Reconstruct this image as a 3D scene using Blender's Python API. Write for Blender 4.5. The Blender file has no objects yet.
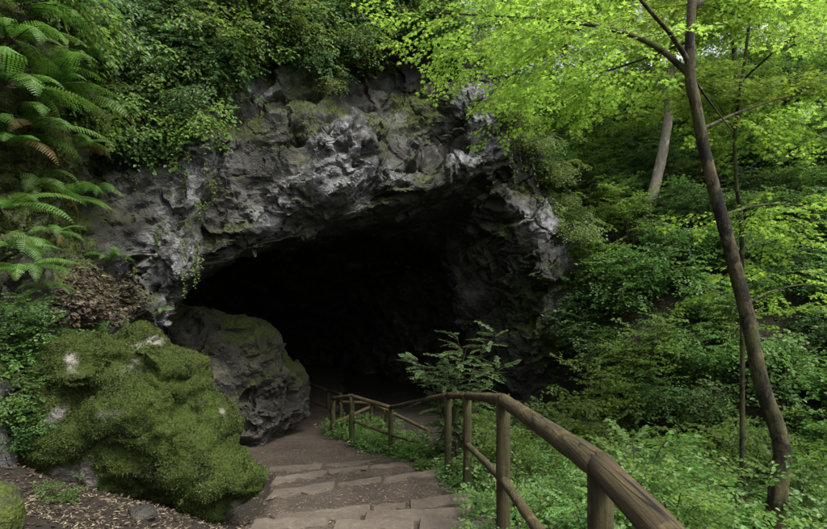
import bpy, math, random
import numpy as np
from mathutils import Vector, Matrix
from mathutils.bvhtree import BVHTree

rng = np.random.default_rng(7)
random.seed(7)
scene = bpy.context.scene
COL = scene.collection

# ------------------------------------------------------------------ camera, sky, sun
EYE = 1.65
FPX, CX, HY = 551.0, 413.5, 282.0           # photo focal length, centre column, horizon row (827 x 529)
cam = bpy.data.objects.new('camera', bpy.data.cameras.new('camera'))
COL.objects.link(cam)
cam.data.sensor_width = 36.0
cam.data.lens = 36.0 * FPX / 827.0
cam.data.shift_y = (HY - 264.5) / 827.0
cam.data.clip_start = 0.05
cam.data.clip_end = 2000
cam.location = (0, 0, EYE)
cam.rotation_euler = (math.radians(90), 0, 0)
scene.camera = cam

SUN_EL, SUN_AZ = math.radians(60), math.radians(128)   # azimuth measured from +Y (view direction) towards +X
world = bpy.data.worlds.new('World')
scene.world = world
world.use_nodes = True
wn, wl = world.node_tree.nodes, world.node_tree.links
bg = wn['Background']
sky = wn.new('ShaderNodeTexSky')
sky.sky_type = 'NISHITA'
sky.sun_disc = False
sky.sun_elevation = SUN_EL
sky.sun_rotation = SUN_AZ
sky.air_density = 1.0
sky.dust_density = 6.0
sky.ozone_density = 1.0
hs = wn.new('ShaderNodeHueSaturation')
hs.inputs['Saturation'].default_value = 0.35
wl.new(sky.outputs[0], hs.inputs['Color'])
wl.new(hs.outputs[0], bg.inputs['Color'])
bg.inputs['Strength'].default_value = 0.15

sun = bpy.data.objects.new('sun', bpy.data.lights.new('sun', 'SUN'))
COL.objects.link(sun)
sun.data.energy = 1.5
sun.data.angle = math.radians(10)
sun.data.color = (1.0, 0.96, 0.88)
sd = Vector((math.sin(SUN_AZ) * math.cos(SUN_EL), math.cos(SUN_AZ) * math.cos(SUN_EL), math.sin(SUN_EL)))
sun.rotation_euler = sd.to_track_quat('Z', 'Y').to_euler()
sun.location = sd * 60

vs = scene.view_settings
vs.view_transform = 'Standard'
vs.look = 'None'
vs.exposure = 1.3
vs.gamma = 1.0
vs.use_curve_mapping = False
scene.cycles.use_denoising = True
scene.cycles.max_bounces = 6
scene.cycles.diffuse_bounces = 3
scene.cycles.glossy_bounces = 2
scene.cycles.transmission_bounces = 3
scene.cycles.sample_clamp_indirect = 4.0


def P(px, py, d):
    """photo pixel + distance along the view axis -> world point"""
    return np.array(((px - CX) / FPX * d, d, EYE + (HY - py) / FPX * d))


# ------------------------------------------------------------------ numpy noise
def _h(ix, iy, iz, s):
    n = (ix.astype(np.int64) * 374761393 + iy.astype(np.int64) * 668265263 + iz.astype(np.int64) * 2147483647 + s * 1274126177) & 0xFFFFFFFF
    n = ((n ^ (n >> 13)) * 1274126177) & 0xFFFFFFFF
    n = ((n ^ (n >> 16)) * 2246822519) & 0xFFFFFFFF
    return (n ^ (n >> 15)).astype(np.float64) / 4294967295.0


def vnoise(p, s=0):
    """smooth value noise in -1..1 at points p (N,3)"""
    i = np.floor(p).astype(np.int64)
    f = p - i
    u = f * f * f * (f * (f * 6 - 15) + 10)
    r = 0
    for dx in (0, 1):
        wx = u[:, 0] if dx else 1 - u[:, 0]
        for dy in (0, 1):
            wy = u[:, 1] if dy else 1 - u[:, 1]
            for dz in (0, 1):
                wz = u[:, 2] if dz else 1 - u[:, 2]
                r = r + wx * wy * wz * _h(i[:, 0] + dx, i[:, 1] + dy, i[:, 2] + dz, s)
    return r * 2 - 1


def fbm(p, s=0, o=3):
    r, a, t = 0, 1.0, 0
    for k in range(o):
        r = r + a * vnoise(p * 2 ** k + 17.3 * k, s + k)
        t += a
        a *= 0.5
    return r / t


def worley(p, s=0):
    """distance to the nearest and second nearest feature point, over the 8 nearest cells"""
    i = np.floor(p - 0.5).astype(np.int64)
    f1 = np.full(len(p), 9.0)
    f2 = np.full(len(p), 9.0)
    for dx in (0, 1):
        for dy in (0, 1):
            for dz in (0, 1):
                a, b, c = i[:, 0] + dx, i[:, 1] + dy, i[:, 2] + dz
                q = np.stack((a + .15 + .7 * _h(a, b, c, s), b + .15 + .7 * _h(a, b, c, s + 11), c + .15 + .7 * _h(a, b, c, s + 23)), 1)
                d = np.sqrt(((p - q) ** 2).sum(1))
                f2 = np.minimum(f2, np.maximum(f1, d))
                f1 = np.minimum(f1, d)
    return f1, f2


def facet(p, s=0):
    """fractured planes: each cell tilts its own way"""
    i = np.floor(p - 0.5).astype(np.int64)
    best = np.full(len(p), 9.0); r = np.zeros(len(p))
    for dx in (0, 1):
        for dy in (0, 1):
            for dz in (0, 1):
                a, b, c = i[:, 0] + dx, i[:, 1] + dy, i[:, 2] + dz
                o = np.stack((p[:, 0] - a - .1 - .8 * _h(a, b, c, s), p[:, 1] - b - .1 - .8 * _h(a, b, c, s + 11), p[:, 2] - c - .1 - .8 * _h(a, b, c, s + 23)), 1)
                d = (o ** 2).sum(1)
                v = o[:, 0] * (_h(a, b, c, s + 31) * 2 - 1) + o[:, 1] * (_h(a, b, c, s + 37) * 2 - 1) + o[:, 2] * (_h(a, b, c, s + 41) * 1.6 - .2) + .5 * (_h(a, b, c, s + 43) - .5)
                m = d < best
                r = np.where(m, v, r); best = np.where(m, d, best)
    return r


def sstep(a, b, x):
    t = np.clip((x - a) / (b - a), 0, 1)
    return t * t * (3 - 2 * t)


def smin(a, b, k):
    h = np.clip(0.5 + 0.5 * (b - a) / k, 0, 1)
    return b * (1 - h) + a * h - k * h * (1 - h)


# ------------------------------------------------------------------ mesh helpers
def new_mesh(name, verts, faces, mats, midx=None, smooth=False, attrs=None):
    """faces: list of (n,k) int arrays"""
    me = bpy.data.meshes.new(name)
    verts = np.asarray(verts, dtype=np.float32)
    faces = [np.asarray(f, dtype=np.int32) for f in faces if len(f)]
    me.vertices.add(len(verts))
    me.vertices.foreach_set('co', verts.ravel())
    nl = sum(f.size for f in faces)
    nf = sum(len(f) for f in faces)
    me.loops.add(nl)
    me.polygons.add(nf)
    me.loops.foreach_set('vertex_index', np.concatenate([f.ravel() for f in faces]))
    tot = np.concatenate([np.full(len(f), f.shape[1], dtype=np.int32) for f in faces])
    st = np.zeros(nf, dtype=np.int32)
    st[1:] = np.cumsum(tot)[:-1]
    me.polygons.foreach_set('loop_start', st)
    me.polygons.foreach_set('loop_total', tot)
    for m in (mats if isinstance(mats, (list, tuple)) else [mats]):
        me.materials.append(m)
    if midx is not None:
        me.polygons.foreach_set('material_index', np.asarray(midx, dtype=np.int32))
    me.polygons.foreach_set('use_smooth', np.full(nf, smooth, dtype=bool))
    for k, v in (attrs or {}).items():
        a = me.attributes.new(k, 'FLOAT', 'POINT')
        a.data.foreach_set('value', np.asarray(v, dtype=np.float32))
    me.update()
    me.validate()
    return me


def obj(name, me, parent=None, label=None, cat=None, group=None, kind=None, loc=None):
    o = bpy.data.objects.new(name, me)
    COL.objects.link(o)
    if parent is not None:
        o.parent = parent
    if loc is not None:
        o.location = loc
    if label: o['label'] = label
    if cat: o['category'] = cat
    if group: o['group'] = group
    if kind: o['kind'] = kind
    return o


def copy_tree(o, parent=None, label=None, group=None):
    c = o.copy()
    COL.objects.link(c)
    c.parent = parent
    if label: c['label'] = label
    if group: c['group'] = group
    for ch in list(o.children):
        copy_tree(ch, c)
    return c


class MB:
    """collects tubes and boxes with material indices"""
    def __init__(s):
        s.v, s.q, s.t, s.qm, s.tm, s.n = [], [], [], [], [], 0

    def tube(s, pts, rad, seg=8, m=0, cap=True, wob=0.0, r=None):
        pts = np.asarray(pts, float)
        rad = np.broadcast_to(np.asarray(rad, float), (len(pts),))
        tan = np.gradient(pts, axis=0)
        tan /= np.linalg.norm(tan, axis=1)[:, None] + 1e-9
        ref = np.array((0.0, 0, 1)) if abs(tan[0][2]) < .8 else np.array((1.0, 0, 0))
        base = s.n
        ang = np.arange(seg) / seg * 2 * math.pi
        for p, t, rr in zip(pts, tan, rad):
            a = np.cross(ref, t); a /= np.linalg.norm(a) + 1e-9
            b = np.cross(t, a)
            k = rr * (1 + (wob * (r or rng).standard_normal(seg) if wob else 0))
            s.v.append(p + (np.cos(ang) * k)[:, None] * a + (np.sin(ang) * k)[:, None] * b)
            ref = b if False else ref
        n = len(pts)
        i = np.arange(seg); j = (i + 1) % seg
        for k in range(n - 1):
            o = base + k * seg
            s.q.append(np.stack((o + i, o + j, o + seg + j, o + seg + i), 1))
            s.qm.append(np.full(seg, m))
        s.n += n * seg
        if cap:
            for e, pt in ((0, pts[0]), (n - 1, pts[-1])):
                s.v.append(pt[None]); c = s.n; s.n += 1
                o = base + e * seg
                f = np.stack((o + j, o + i, np.full(seg, c)), 1) if e == 0 else np.stack((o + i, o + j, np.full(seg, c)), 1)
                s.t.append(f); s.tm.append(np.full(seg, m))
        return s

    def mesh(s, name, mats, smooth=True):
        fs, mi = [], []
        if s.q: fs.append(np.concatenate(s.q)); mi.append(np.concatenate(s.qm))
        if s.t: fs.append(np.concatenate(s.t)); mi.append(np.concatenate(s.tm))
        return new_mesh(name, np.concatenate(s.v), fs, mats, np.concatenate(mi), smooth)


def smooth_path(pts, n=6):
    """Catmull-Rom resample"""
    p = np.asarray(pts, float)
    p = np.vstack((2 * p[0] - p[1], p, 2 * p[-1] - p[-2]))
    out = []
    for i in range(1, len(p) - 2):
        for t in np.arange(n) / n:
            a, b, c, d = p[i - 1], p[i], p[i + 1], p[i + 2]
            out.append(.5 * ((2 * b) + (c - a) * t + (2 * a - 5 * b + 4 * c - d) * t * t + (3 * b - a - 3 * c + d) * t ** 3))
    out.append(p[-2])
    return np.array(out)


def surface_nets(F, org, h):
    S = F < 0
    nx, ny, nz = F.shape
    cnt = np.zeros((nx - 1, ny - 1, nz - 1), np.int8)
    cs = [(a, b, c) for a in (0, 1) for b in (0, 1) for c in (0, 1)]
    for a, b, c in cs:
        cnt += S[a:nx - 1 + a, b:ny - 1 + b, c:nz - 1 + c]
    act = (cnt > 0) & (cnt < 8)
    idx = np.full(act.shape, -1, np.int64)
    I, J, K = np.nonzero(act)
    idx[I, J, K] = np.arange(len(I))
    pos = np.zeros((len(I), 3)); n = np.zeros(len(I))
    for a in cs:
        for ax in range(3):
            if a[ax]: continue
            b = list(a); b[ax] = 1
            va = F[I + a[0], J + a[1], K + a[2]]; vb = F[I + b[0], J + b[1], K + b[2]]
            m = (va < 0) != (vb < 0)
            t = np.where(m, va / np.where(m, va - vb, 1), 0)
            q = np.tile(np.array(a, float), (len(I), 1)); q[:, ax] += t
            pos += q * m[:, None]; n += m
    V = (pos / n[:, None] + np.stack((I, J, K), 1)) * h + np.array(org)
    Q = []
    # x edges
    for ax in range(3):
        sl0 = [slice(1, -1)] * 3; sl1 = [slice(1, -1)] * 3
        sl0[ax] = slice(0, -1); sl1[ax] = slice(1, None)
        A, B = S[tuple(sl0)], S[tuple(sl1)]
        e = np.argwhere(A != B)
        fl = A[tuple(e.T)]
        off = np.ones(3, int); off[ax] = 0
        e = e + off
        u, w = [(1, 2), (2, 0), (0, 1)][ax]
        c = []
        for du, dw in ((-1, -1), (0, -1), (0, 0), (-1, 0)):
            k = e.copy(); k[:, u] += du; k[:, w] += dw
            c.append(idx[k[:, 0], k[:, 1], k[:, 2]])
        q = np.stack(c, 1)
        q[~fl] = q[~fl][:, ::-1]
        Q.append(q)
    Q = np.concatenate(Q)
    return V, Q[(Q >= 0).all(1)]


def compact(V, Q):
    u, inv = np.unique(Q.ravel(), return_inverse=True)
    return V[u], inv.reshape(Q.shape)


def subdiv(V, Q):
    n = len(V)
    E = np.stack((Q, np.roll(Q, -1, 1)), 2).reshape(-1, 2)
    key = np.sort(E, 1)
    kk = key[:, 0].astype(np.int64) * n + key[:, 1]
    u, inv = np.unique(kk, return_inverse=True)
    ev = (V[u // n] + V[u % n]) / 2
    fv = V[Q].mean(1)
    e = inv.reshape(-1, 4) + n
    f = np.arange(len(Q)) + n + len(u)
    V2 = np.vstack((V, ev, fv))
    Q2 = np.concatenate([np.stack((Q[:, k], e[:, k], f, e[:, k - 1]), 1) for k in range(4)])
    return V2, Q2


def vnormals(V, Q):
    fn = np.cross(V[Q[:, 2]] - V[Q[:, 0]], V[Q[:, 3]] - V[Q[:, 1]])
    N = np.zeros_like(V)
    for k in range(4):
        for c in range(3):
            N[:, c] += np.bincount(Q[:, k], fn[:, c], minlength=len(V))
    return N / (np.linalg.norm(N, axis=1)[:, None] + 1e-12)


def laplace(V, Q, it=1, w=.5):
    for _ in range(it):
        S = np.zeros_like(V); c = np.zeros(len(V))
        for k in range(4):
            a, b = Q[:, k], Q[:, (k + 1) % 4]
            for x in range(3):
                S[:, x] += np.bincount(a, V[b, x], minlength=len(V)) + np.bincount(b, V[a, x], minlength=len(V))
            c += np.bincount(a, minlength=len(V)) + np.bincount(b, minlength=len(V))
        V = V * (1 - w) + S / np.maximum(c, 1)[:, None] * w
    return V


# ------------------------------------------------------------------ materials
class NT:
    def __init__(s, name):
        s.m = bpy.data.materials.new(name); s.m.use_nodes = True
        s.n, s.l = s.m.node_tree.nodes, s.m.node_tree.links
        s.b = s.n['Principled BSDF']; s.out = s.n['Material Output']
        s.b.inputs['Specular IOR Level'].default_value = .3

    def add(s, t, **k):
        n = s.n.new(t)
        for a, v in k.items(): setattr(n, a, v)
        return n

    def link(s, a, b): s.l.new(a, b)

    def coord(s, kind='Object', scale=(1, 1, 1), rot=(0, 0, 0)):
        c = s.add('ShaderNodeTexCoord'); m = s.add('ShaderNodeMapping')
        m.inputs['Scale'].default_value = scale; m.inputs['Rotation'].default_value = rot
        s.link(c.outputs[kind], m.inputs[0]); return m.outputs[0]

    def noise(s, co, scale, detail=6, rough=.6, dist=0):
        n = s.add('ShaderNodeTexNoise'); s.link(co, n.inputs['Vector'])
        n.inputs['Scale'].default_value = scale; n.inputs['Detail'].default_value = detail
        n.inputs['Roughness'].default_value = rough; n.inputs['Distortion'].default_value = dist
        return n.outputs['Fac']

    def vor(s, co, scale, feature='F1'):
        n = s.add('ShaderNodeTexVoronoi', feature=feature); s.link(co, n.inputs['Vector'])
        n.inputs['Scale'].default_value = scale
        return n.outputs['Distance']

    def ramp(s, fac, stops):
        r = s.add('ShaderNodeValToRGB'); s.link(fac, r.inputs[0])
        e = r.color_ramp.elements
        while len(e) < len(stops): e.new(.5)
        for k, (p, c) in enumerate(stops):
            e[k].position = p; e[k].color = (*c, 1) if len(c) == 3 else c
        return r.outputs['Color']

    def fr(s, fac, a, b):
        n = s.add('ShaderNodeMapRange'); s.link(fac, n.inputs[0])
        n.inputs[1].default_value = a; n.inputs[2].default_value = b
        n.interpolation_type = 'SMOOTHSTEP'
        return n.outputs[0]

    def mix(s, fac, a, b, mode='MIX'):
        n = s.add('ShaderNodeMix', data_type='RGBA', blend_type=mode)
        for sock, v in ((n.inputs[0], fac), (n.inputs[6], a), (n.inputs[7], b)):
            if hasattr(v, 'is_linked'): s.link(v, sock)
            elif isinstance(v, (int, float)): sock.default_value = v
            else: sock.default_value = (*v, 1)
        return n.outputs[2]

    def math(s, op, a, b=0.0):
        n = s.add('ShaderNodeMath', operation=op)
        for k, v in enumerate((a, b)):
            if hasattr(v, 'is_linked'): s.link(v, n.inputs[k])
            else: n.inputs[k].default_value = v
        return n.outputs[0]

    def attr(s, name):
        n = s.add('ShaderNodeAttribute', attribute_name=name); return n.outputs['Fac']

    def bump(s, h, st, dist, prev=None):
        n = s.add('ShaderNodeBump'); s.link(h, n.inputs['Height'])
        n.inputs['Strength'].default_value = st; n.inputs['Distance'].default_value = dist
        if prev is not None: s.link(prev, n.inputs['Normal'])
        return n.outputs[0]

    def done(s, col, rough=.9, nrm=None):
        if hasattr(col, 'is_linked'): s.link(col, s.b.inputs['Base Color'])
        else: s.b.inputs['Base Color'].default_value = (*col, 1)
        if hasattr(rough, 'is_linked'): s.link(rough, s.b.inputs['Roughness'])
        else: s.b.inputs['Roughness'].default_value = rough
        if nrm is not None: s.link(nrm, s.b.inputs['Normal'])
        return s.m


def m_rock(name, lo, mid, hi, mossc=(.035, .045, .012), stain=.5, fill=(.25, .6)):
    t = NT(name)
    co = t.coord('Object')
    st = t.coord('Object', (1.6, 1.6, .35))
    n1 = t.noise(co, 1.1, 4, .65)
    n2 = t.noise(co, 7, 5, .7, .4)
    n3 = t.noise(co, 45, 3, .6)
    c = t.ramp(n1, [(.3, lo), (.5, mid), (.68, hi)])
    c = t.mix(.55, c, t.ramp(n2, [(.35, lo), (.6, hi)]), 'OVERLAY')
    sk = t.fr(t.noise(st, 1.7, 6, .6), .5, .68)
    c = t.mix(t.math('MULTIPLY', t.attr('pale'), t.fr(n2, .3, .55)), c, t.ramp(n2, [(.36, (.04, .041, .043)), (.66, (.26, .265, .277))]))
    c = t.mix(t.math('MULTIPLY', sk, stain), c, (.035, .033, .028))
    och = t.fr(t.noise(co, 2.3, 4, .5), .58, .72)
    c = t.mix(t.math('MULTIPLY', och, .35), c, (.13, .10, .055))
    mo = t.math('MULTIPLY', t.attr('moss'), t.fr(n2, *fill))
    mc = t.mix(t.fr(n3, .3, .7), mossc, tuple(2.1 * v for v in mossc))
    c = t.mix(mo, c, mc)
    h = t.math('ADD', t.math('MULTIPLY', n2, .7), t.math('MULTIPLY', n3, .3))
    b = t.bump(h, 1.0, .08)
    t.link(t.math('SUBTRACT', .32, t.math('MULTIPLY', mo, .3)), t.b.inputs['Specular IOR Level'])
    return t.done(c, t.mix(mo, t.ramp(n2, [(.3, (.38,) * 3), (.7, (.85,) * 3)]), (1, 1, 1)), b)


def m_dirt(name, a, b_, c_, peb=.5):
    t = NT(name)
    co = t.coord('Object')
    n1 = t.noise(co, .9, 6, .6); n2 = t.noise(co, 14, 8, .7); n3 = t.noise(co, 60, 4, .7)
    c = t.ramp(n1, [(.3, a), (.55, b_), (.75, c_)])
    c = t.mix(.5, c, t.ramp(n2, [(.3, a), (.7, c_)]), 'OVERLAY')
    if name == 'stone_slab':
        c = t.mix(t.fr(t.noise(co, 4.5, 5, .65), .52, .66), c, t.ramp(n2, [(.3, (.06, .046, .036)), (.7, (.13, .102, .083))]))
    v = t.add('ShaderNodeTexVoronoi'); t.link(co, v.inputs['Vector']); v.inputs['Scale'].default_value = 55
    pe = t.math('MULTIPLY', t.fr(v.outputs['Color'], .75, .95), peb)
    c = t.mix(pe, c, (.22, .19, .15))
    b = t.bump(n2, .8, .04); b = t.bump(n3, .7, .012, b)
    return t.done(c, .95, b)


def m_leaf(name, cols, trans, tw=.45, rough=.5, hue=.018):
    t = NT(name)
    g = t.add('ShaderNodeNewGeometry'); o = t.add('ShaderNodeObjectInfo')
    c = t.ramp(g.outputs['Random Per Island'], [(0, cols[0]), (.5, cols[1]), (1, cols[2])])
    h = t.add('ShaderNodeHueSaturation'); t.link(c, h.inputs['Color'])
    t.link(t.math('ADD', t.math('MULTIPLY', o.outputs['Random'], .5), .78), h.inputs['Value'])
    t.link(t.math('ADD', t.math('MULTIPLY', o.outputs['Random'], hue), .5 - hue / 2), h.inputs['Hue'])
    t.link(h.outputs[0], t.b.inputs['Base Color'])
    t.b.inputs['Roughness'].default_value = rough
    t.b.inputs['Specular IOR Level'].default_value = .35
    tr = t.add('ShaderNodeBsdfTranslucent')
    t.link(t.mix(1.0, h.outputs[0], trans, 'MULTIPLY'), tr.inputs['Color'])
    mx = t.add('ShaderNodeMixShader'); mx.inputs[0].default_value = tw
    t.link(t.b.outputs[0], mx.inputs[1]); t.link(tr.outputs[0], mx.inputs[2])
    t.link(mx.outputs[0], t.out.inputs['Surface'])
    return t.m


def m_bark(name, a, b_, moss=.3, sc=1.0, st=(9, 9, 2.2), crack=0):
    t = NT(name)
    co = t.coord('Object', tuple(v * sc for v in st)); c2 = t.coord('Object')
    n = t.noise(co, 2.2, 8, .7); n2 = t.noise(c2, 3.0, 5, .6); n3 = t.noise(c2, 30, 4, .6)
    c = t.ramp(n, [(.3, a), (.7, b_)])
    c = t.mix(t.math('MULTIPLY', t.fr(n2, .48, .66), moss), c, (.045, .055, .016))
    c = t.mix(t.math('MULTIPLY', t.fr(n2, .30, .42), .0), c, b_)
    c = t.mix(t.math('MULTIPLY', t.fr(t.noise(c2, 5.5, 4, .6), .57, .68), .45), c, tuple(min(1, 1.9 * v) for v in b_))
    if crack == 1:
        cn = t.noise(t.coord('Object', tuple(v * .45 for v in st)), 1.3, 2, .5, .0)
        ck = t.fr(t.math('ABSOLUTE', t.math('SUBTRACT', cn, .52)), .004, .016)
        c = t.mix(t.math('SUBTRACT', 1.0, ck), c, (.012, .010, .008))
    if crack == 2:
        c = t.mix(t.fr(t.noise(t.coord('Object', (1, 1, .6)), 6.5, 4, .65, .4), .50, .58), c, (.013, .011, .008))
    b = t.bump(n, .9, .035); b = t.bump(n3, .6, .008, b)
    return t.done(c, .9, b)


M = {}
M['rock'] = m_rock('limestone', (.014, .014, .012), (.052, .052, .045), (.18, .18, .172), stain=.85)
M['rock2'] = m_rock('dark_grey_stone', (.02, .02, .015), (.055, .053, .042), (.13, .123, .108), stain=.5)  # darker grey-brown stone tone, varied by noise; boulder and small stones
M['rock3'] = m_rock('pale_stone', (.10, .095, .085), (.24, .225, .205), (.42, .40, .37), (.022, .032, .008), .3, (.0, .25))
M['slab'] = m_dirt('stone_slab', (.10, .084, .067), (.165, .142, .115), (.26, .23, .19), .3)
M['path'] = m_dirt('trodden_earth', (.058, .047, .037), (.10, .081, .065), (.145, .12, .098), .5)
M['soil'] = m_dirt('forest_soil', (.02, .016, .011), (.035, .028, .018), (.055, .043, .028), .2)
M['rail'] = m_bark('weathered_rail_wood', (.034, .026, .012), (.118, .09, .042), .4, 1.0, (30, .7, 30), 1)
M['post'] = m_bark('green_post_wood', (.022, .019, .008), (.072, .062, .026), .8, 1.0, (14, 14, 1.2))
M['bark'] = m_bark('dark_bark', (.010, .008, .005), (.10, .085, .04), .9, .55, (9, 9, 4), 2)
M['palebark'] = m_bark('pale_bark', (.13, .11, .085), (.34, .30, .25), .2, .7)
M['twig'] = m_bark('twig_bark', (.03, .024, .016), (.06, .05, .035), .2)
M['canopy'] = m_leaf('canopy_leaf', [(.115, .20, .034), (.16, .265, .042), (.235, .325, .052)], (1.6, 1.6, 1.3), .55, .5)
M['wood'] = m_leaf('woodland_leaf', [(.075, .14, .026), (.10, .18, .03), (.15, .225, .036)], (1.6, 1.6, 1.3), .5, .5)
M['shrub'] = m_leaf('shrub_leaf', [(.06, .135, .03), (.082, .175, .037), (.12, .21, .047)], (1.5, 1.5, 1.2), .45, .42)
M['dark'] = m_leaf('dark_leaf', [(.042, .105, .028), (.06, .13, .032), (.085, .155, .04)], (1.4, 1.5, 1.2), .4, .42)
M['pale'] = m_leaf('pale_leaf', [(.095, .175, .06), (.125, .21, .075), (.165, .25, .095)], (1.2, 1.3, 1.1), .35, .45)
M['fern'] = m_leaf('fern_leaf', [(.045, .11, .02), (.065, .145, .024), (.09, .17, .03)], (1.5, 1.6, 1.2), .4, .5)
M['moss'] = m_leaf('moss_leaf', [(.017, .03, .007), (.038, .058, .010), (.08, .104, .017)], (1.2, 1.2, 1.0), .3, .8)
def patchy(m, scale, lo, hi):
    t = m.node_tree; n, l = t.nodes, t.links
    c = n.new('ShaderNodeTexCoord'); x = n.new('ShaderNodeTexNoise'); x.inputs['Scale'].default_value = scale; x.inputs['Detail'].default_value = 3
    l.new(c.outputs['Object'], x.inputs['Vector'])
    mr = n.new('ShaderNodeMapRange'); mr.inputs[1].default_value = .35; mr.inputs[2].default_value = .65; mr.inputs[3].default_value = lo; mr.inputs[4].default_value = hi
    l.new(x.outputs['Fac'], mr.inputs[0])
    h = next(k for k in n if k.type == 'HUE_SAT')
    g = n.new('ShaderNodeHueSaturation'); src = h.inputs['Color'].links[0].from_socket
    l.new(src, g.inputs['Color']); l.new(mr.outputs[0], g.inputs['Value']); l.new(g.outputs[0], h.inputs['Color'])


patchy(M['moss'], 4.5, .35, 1.35)
M['dryfern'] = m_leaf('dry_fern_leaf', [(.09, .06, .02), (.13, .09, .03), (.12, .12, .03)], (1.2, 1.1, .8), .35, .6)
M['vine'] = m_leaf('vine_leaf', [(.07, .12, .025), (.10, .16, .03), (.15, .20, .04)], (1.5, 1.5, 1.2), .4, .5)
M['litter'] = m_leaf('dry_leaf', [(.024, .017, .011), (.06, .043, .027), (.17, .135, .09)], (1, .9, .7), .15, .8)
M['seed'] = m_leaf('fallen_catkin', [(.10, .08, .05), (.24, .20, .12), (.36, .32, .2)], (1, .9, .7), .1, .8)

# ------------------------------------------------------------------ ground shape
RIS = [(2.8, .08, .0), (3.9, .10, .0), (4.75, .14, .03), (5.35, .14, .06), (6.0, .15, .33), (7.55, .17, .4), (8.8, .17, .4), (9.7, .13, .3)]


def path_z(x, y, soft=.03):
    z = -.05 * np.clip(y, -3, 10) - .05 * np.clip(y - 10, 0, 4) - .03 * np.clip(y - 14, 0, 30)
    for ry, h, s in RIS:
        z = z - h * sstep(ry - soft, ry + soft, y - s * np.clip(x, -2.5, 1.5))
    return z


CYT = ([-60, 0, 5, 8, 10, 12, 14, 18, 60], [-.4, -.4, -.4, -.7, -1.6, -2.6, -3.2, -3.5, -9])
HWT = ([-60, 0, 5, 7, 10, 12, 16, 60], [1.1, 1.1, 1.07, 1.15, 1.45, 1.05, 1.1, 1.1])


def ground_z(x, y):
    x = np.asarray(x, float); y = np.asarray(y, float)
    cx = np.interp(y, *CYT); hw = np.interp(y, *HWT)
    base = path_z(x, y, .35)
    sr = np.clip(x - cx - hw, 0, None); sl = np.clip(cx - hw - x, 0, None)
    right = base - .26 * np.clip(sr, 0, 3.2) * sstep(11.5, 8, y)
    u = np.clip(.35 * (x - 2.5) + .75 * (y - 9), 0, None)
    hill = 24 * (1 - np.exp(-.055 * np.maximum(u - .4, 0)))
    hill = hill * sstep(2.6, 4.6, x + .0 * y)
    u2 = np.clip(x - 7, 0, None)
    hill = hill + 6 * (1 - np.exp(-.05 * u2)) * sstep(14, 4, y)
    left = base + .30 * np.clip(sl, 0, 2.2) * sstep(11, 7, y)
    back = 5 * (1 - np.exp(-.05 * np.clip(-y - 4, 0, None)))
    z = np.where(sr > 0, right, left) + hill + back
    p = np.stack((x.ravel(), y.ravel(), np.zeros(x.size)), 1)
    nz = (.10 * fbm(p * .8, 3, 3) + .03 * fbm(p * 5, 9, 2)).reshape(x.shape)
    off = np.clip((sr + sl) * 2, 0, 1)
    return z + nz * off - .07 * (1 - off)


# ------------------------------------------------------------------ cliff: solid hill minus cave, meshed
H = .13
gx = np.arange(-12.5, 7.6, H); gy = np.arange(1.2, 27.5, H); gz = np.arange(-3.6, 10.4, H)
CTRL = [  # photo column, row, distance of the rock face
    (0, 0, 9.5), (120, 20, 9.8), (200, 50, 10.3), (300, 30, 11.2), (400, 20, 12.3), (470, 50, 13.0), (520, 80, 13.8),
    (170, 180, 9.2), (170, 280, 9.0), (165, 340, 9.0), (230, 120, 10.4), (250, 200, 10.2), (210, 270, 9.9), (190, 330, 10.0),
    (300, 120, 10.5), (350, 135, 9.8), (340, 185, 9.9), (360, 75, 12.5), (385, 60, 12.6), (440, 85, 12.4), (445, 150, 12.2), (290, 235, 10.0), (260, 255, 9.9), (400, 95, 12.7), (410, 150, 11.2), (390, 190, 10.5),
    (420, 180, 10.8), (450, 120, 11.8), (490, 130, 11.6), (470, 165, 11.6), (505, 110, 12.2), (520, 150, 12.8), (500, 180, 12.8),
    (540, 220, 12.4), (565, 260, 12.5), (570, 300, 12.6), (545, 340, 12.6), (520, 370, 12.9), (520, 420, 13), (600, 250, 14), (610, 330, 13.6), (640, 400, 13)]
cp = np.array([P(*c) for c in CTRL] + [(-12, 9, 8), (-12, 9, -3), (-4.2, 9.2, -3), (3.2, 13, -4), (7, 15, -3), (7, 16, 3), (7, 19, 9), (3, 16, 9), (-1, 13.5, 10), (-6, 11, 10)])
AX = cp[:, [0, 2]]
Kd = np.sqrt(((AX[:, None] - AX[None]) ** 2).sum(2))
Wt = np.linalg.solve(np.block([[Kd + .02 * np.eye(len(AX)), np.ones((len(AX), 1))], [np.ones((1, len(AX))), np.zeros((1, 1))]]), np.append(cp[:, 1], 0))


def face_y(x, z):
    r = np.zeros(x.shape) + Wt[-1]
    for (a, b), w in zip(AX, Wt[:-1]):
        r += w * np.sqrt((x - a) ** 2 + (z - b) ** 2)
    return r


OA = np.array([(-5.0, -6), (-4.9, -.5), (-4.55, .75), (-3.95, 1.62), (-3.0, 2.12), (-1.98, 2.45), (-.9, 2.85), (.13, 3.39), (1.67, 4.25), (2.3, 3.6), (2.64, 2.83), (2.95, 1.24), (2.6, .05), (2.5, -1.5), (2.5, -6)])
OB = np.array([(-9, -6), (-8.8, 0), (-8.5, 1), (-7.5, 1.8), (-6, 2.4), (-4.2, 2.7), (-2.4, 2.75), (-.5, 2.8), (.45, 2.6), (.65, 2.2), (.95, 1.5), (1.25, .8), (1.6, -.3), (1.95, -1.2), (2.1, -6)])
OC = OB * (.55, .5) + (-5, -2.2)
YB = np.array([16.5] * 7 + [15.8, 15.2, 14.9, 14.7, 14.6, 14.5, 14.3, 14.3])
YA = np.array([10, 10, 10, 10, 10, 10.3, 10.6, 11, 12, 12.3, 12.5, 12.7, 13, 13, 13])


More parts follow.
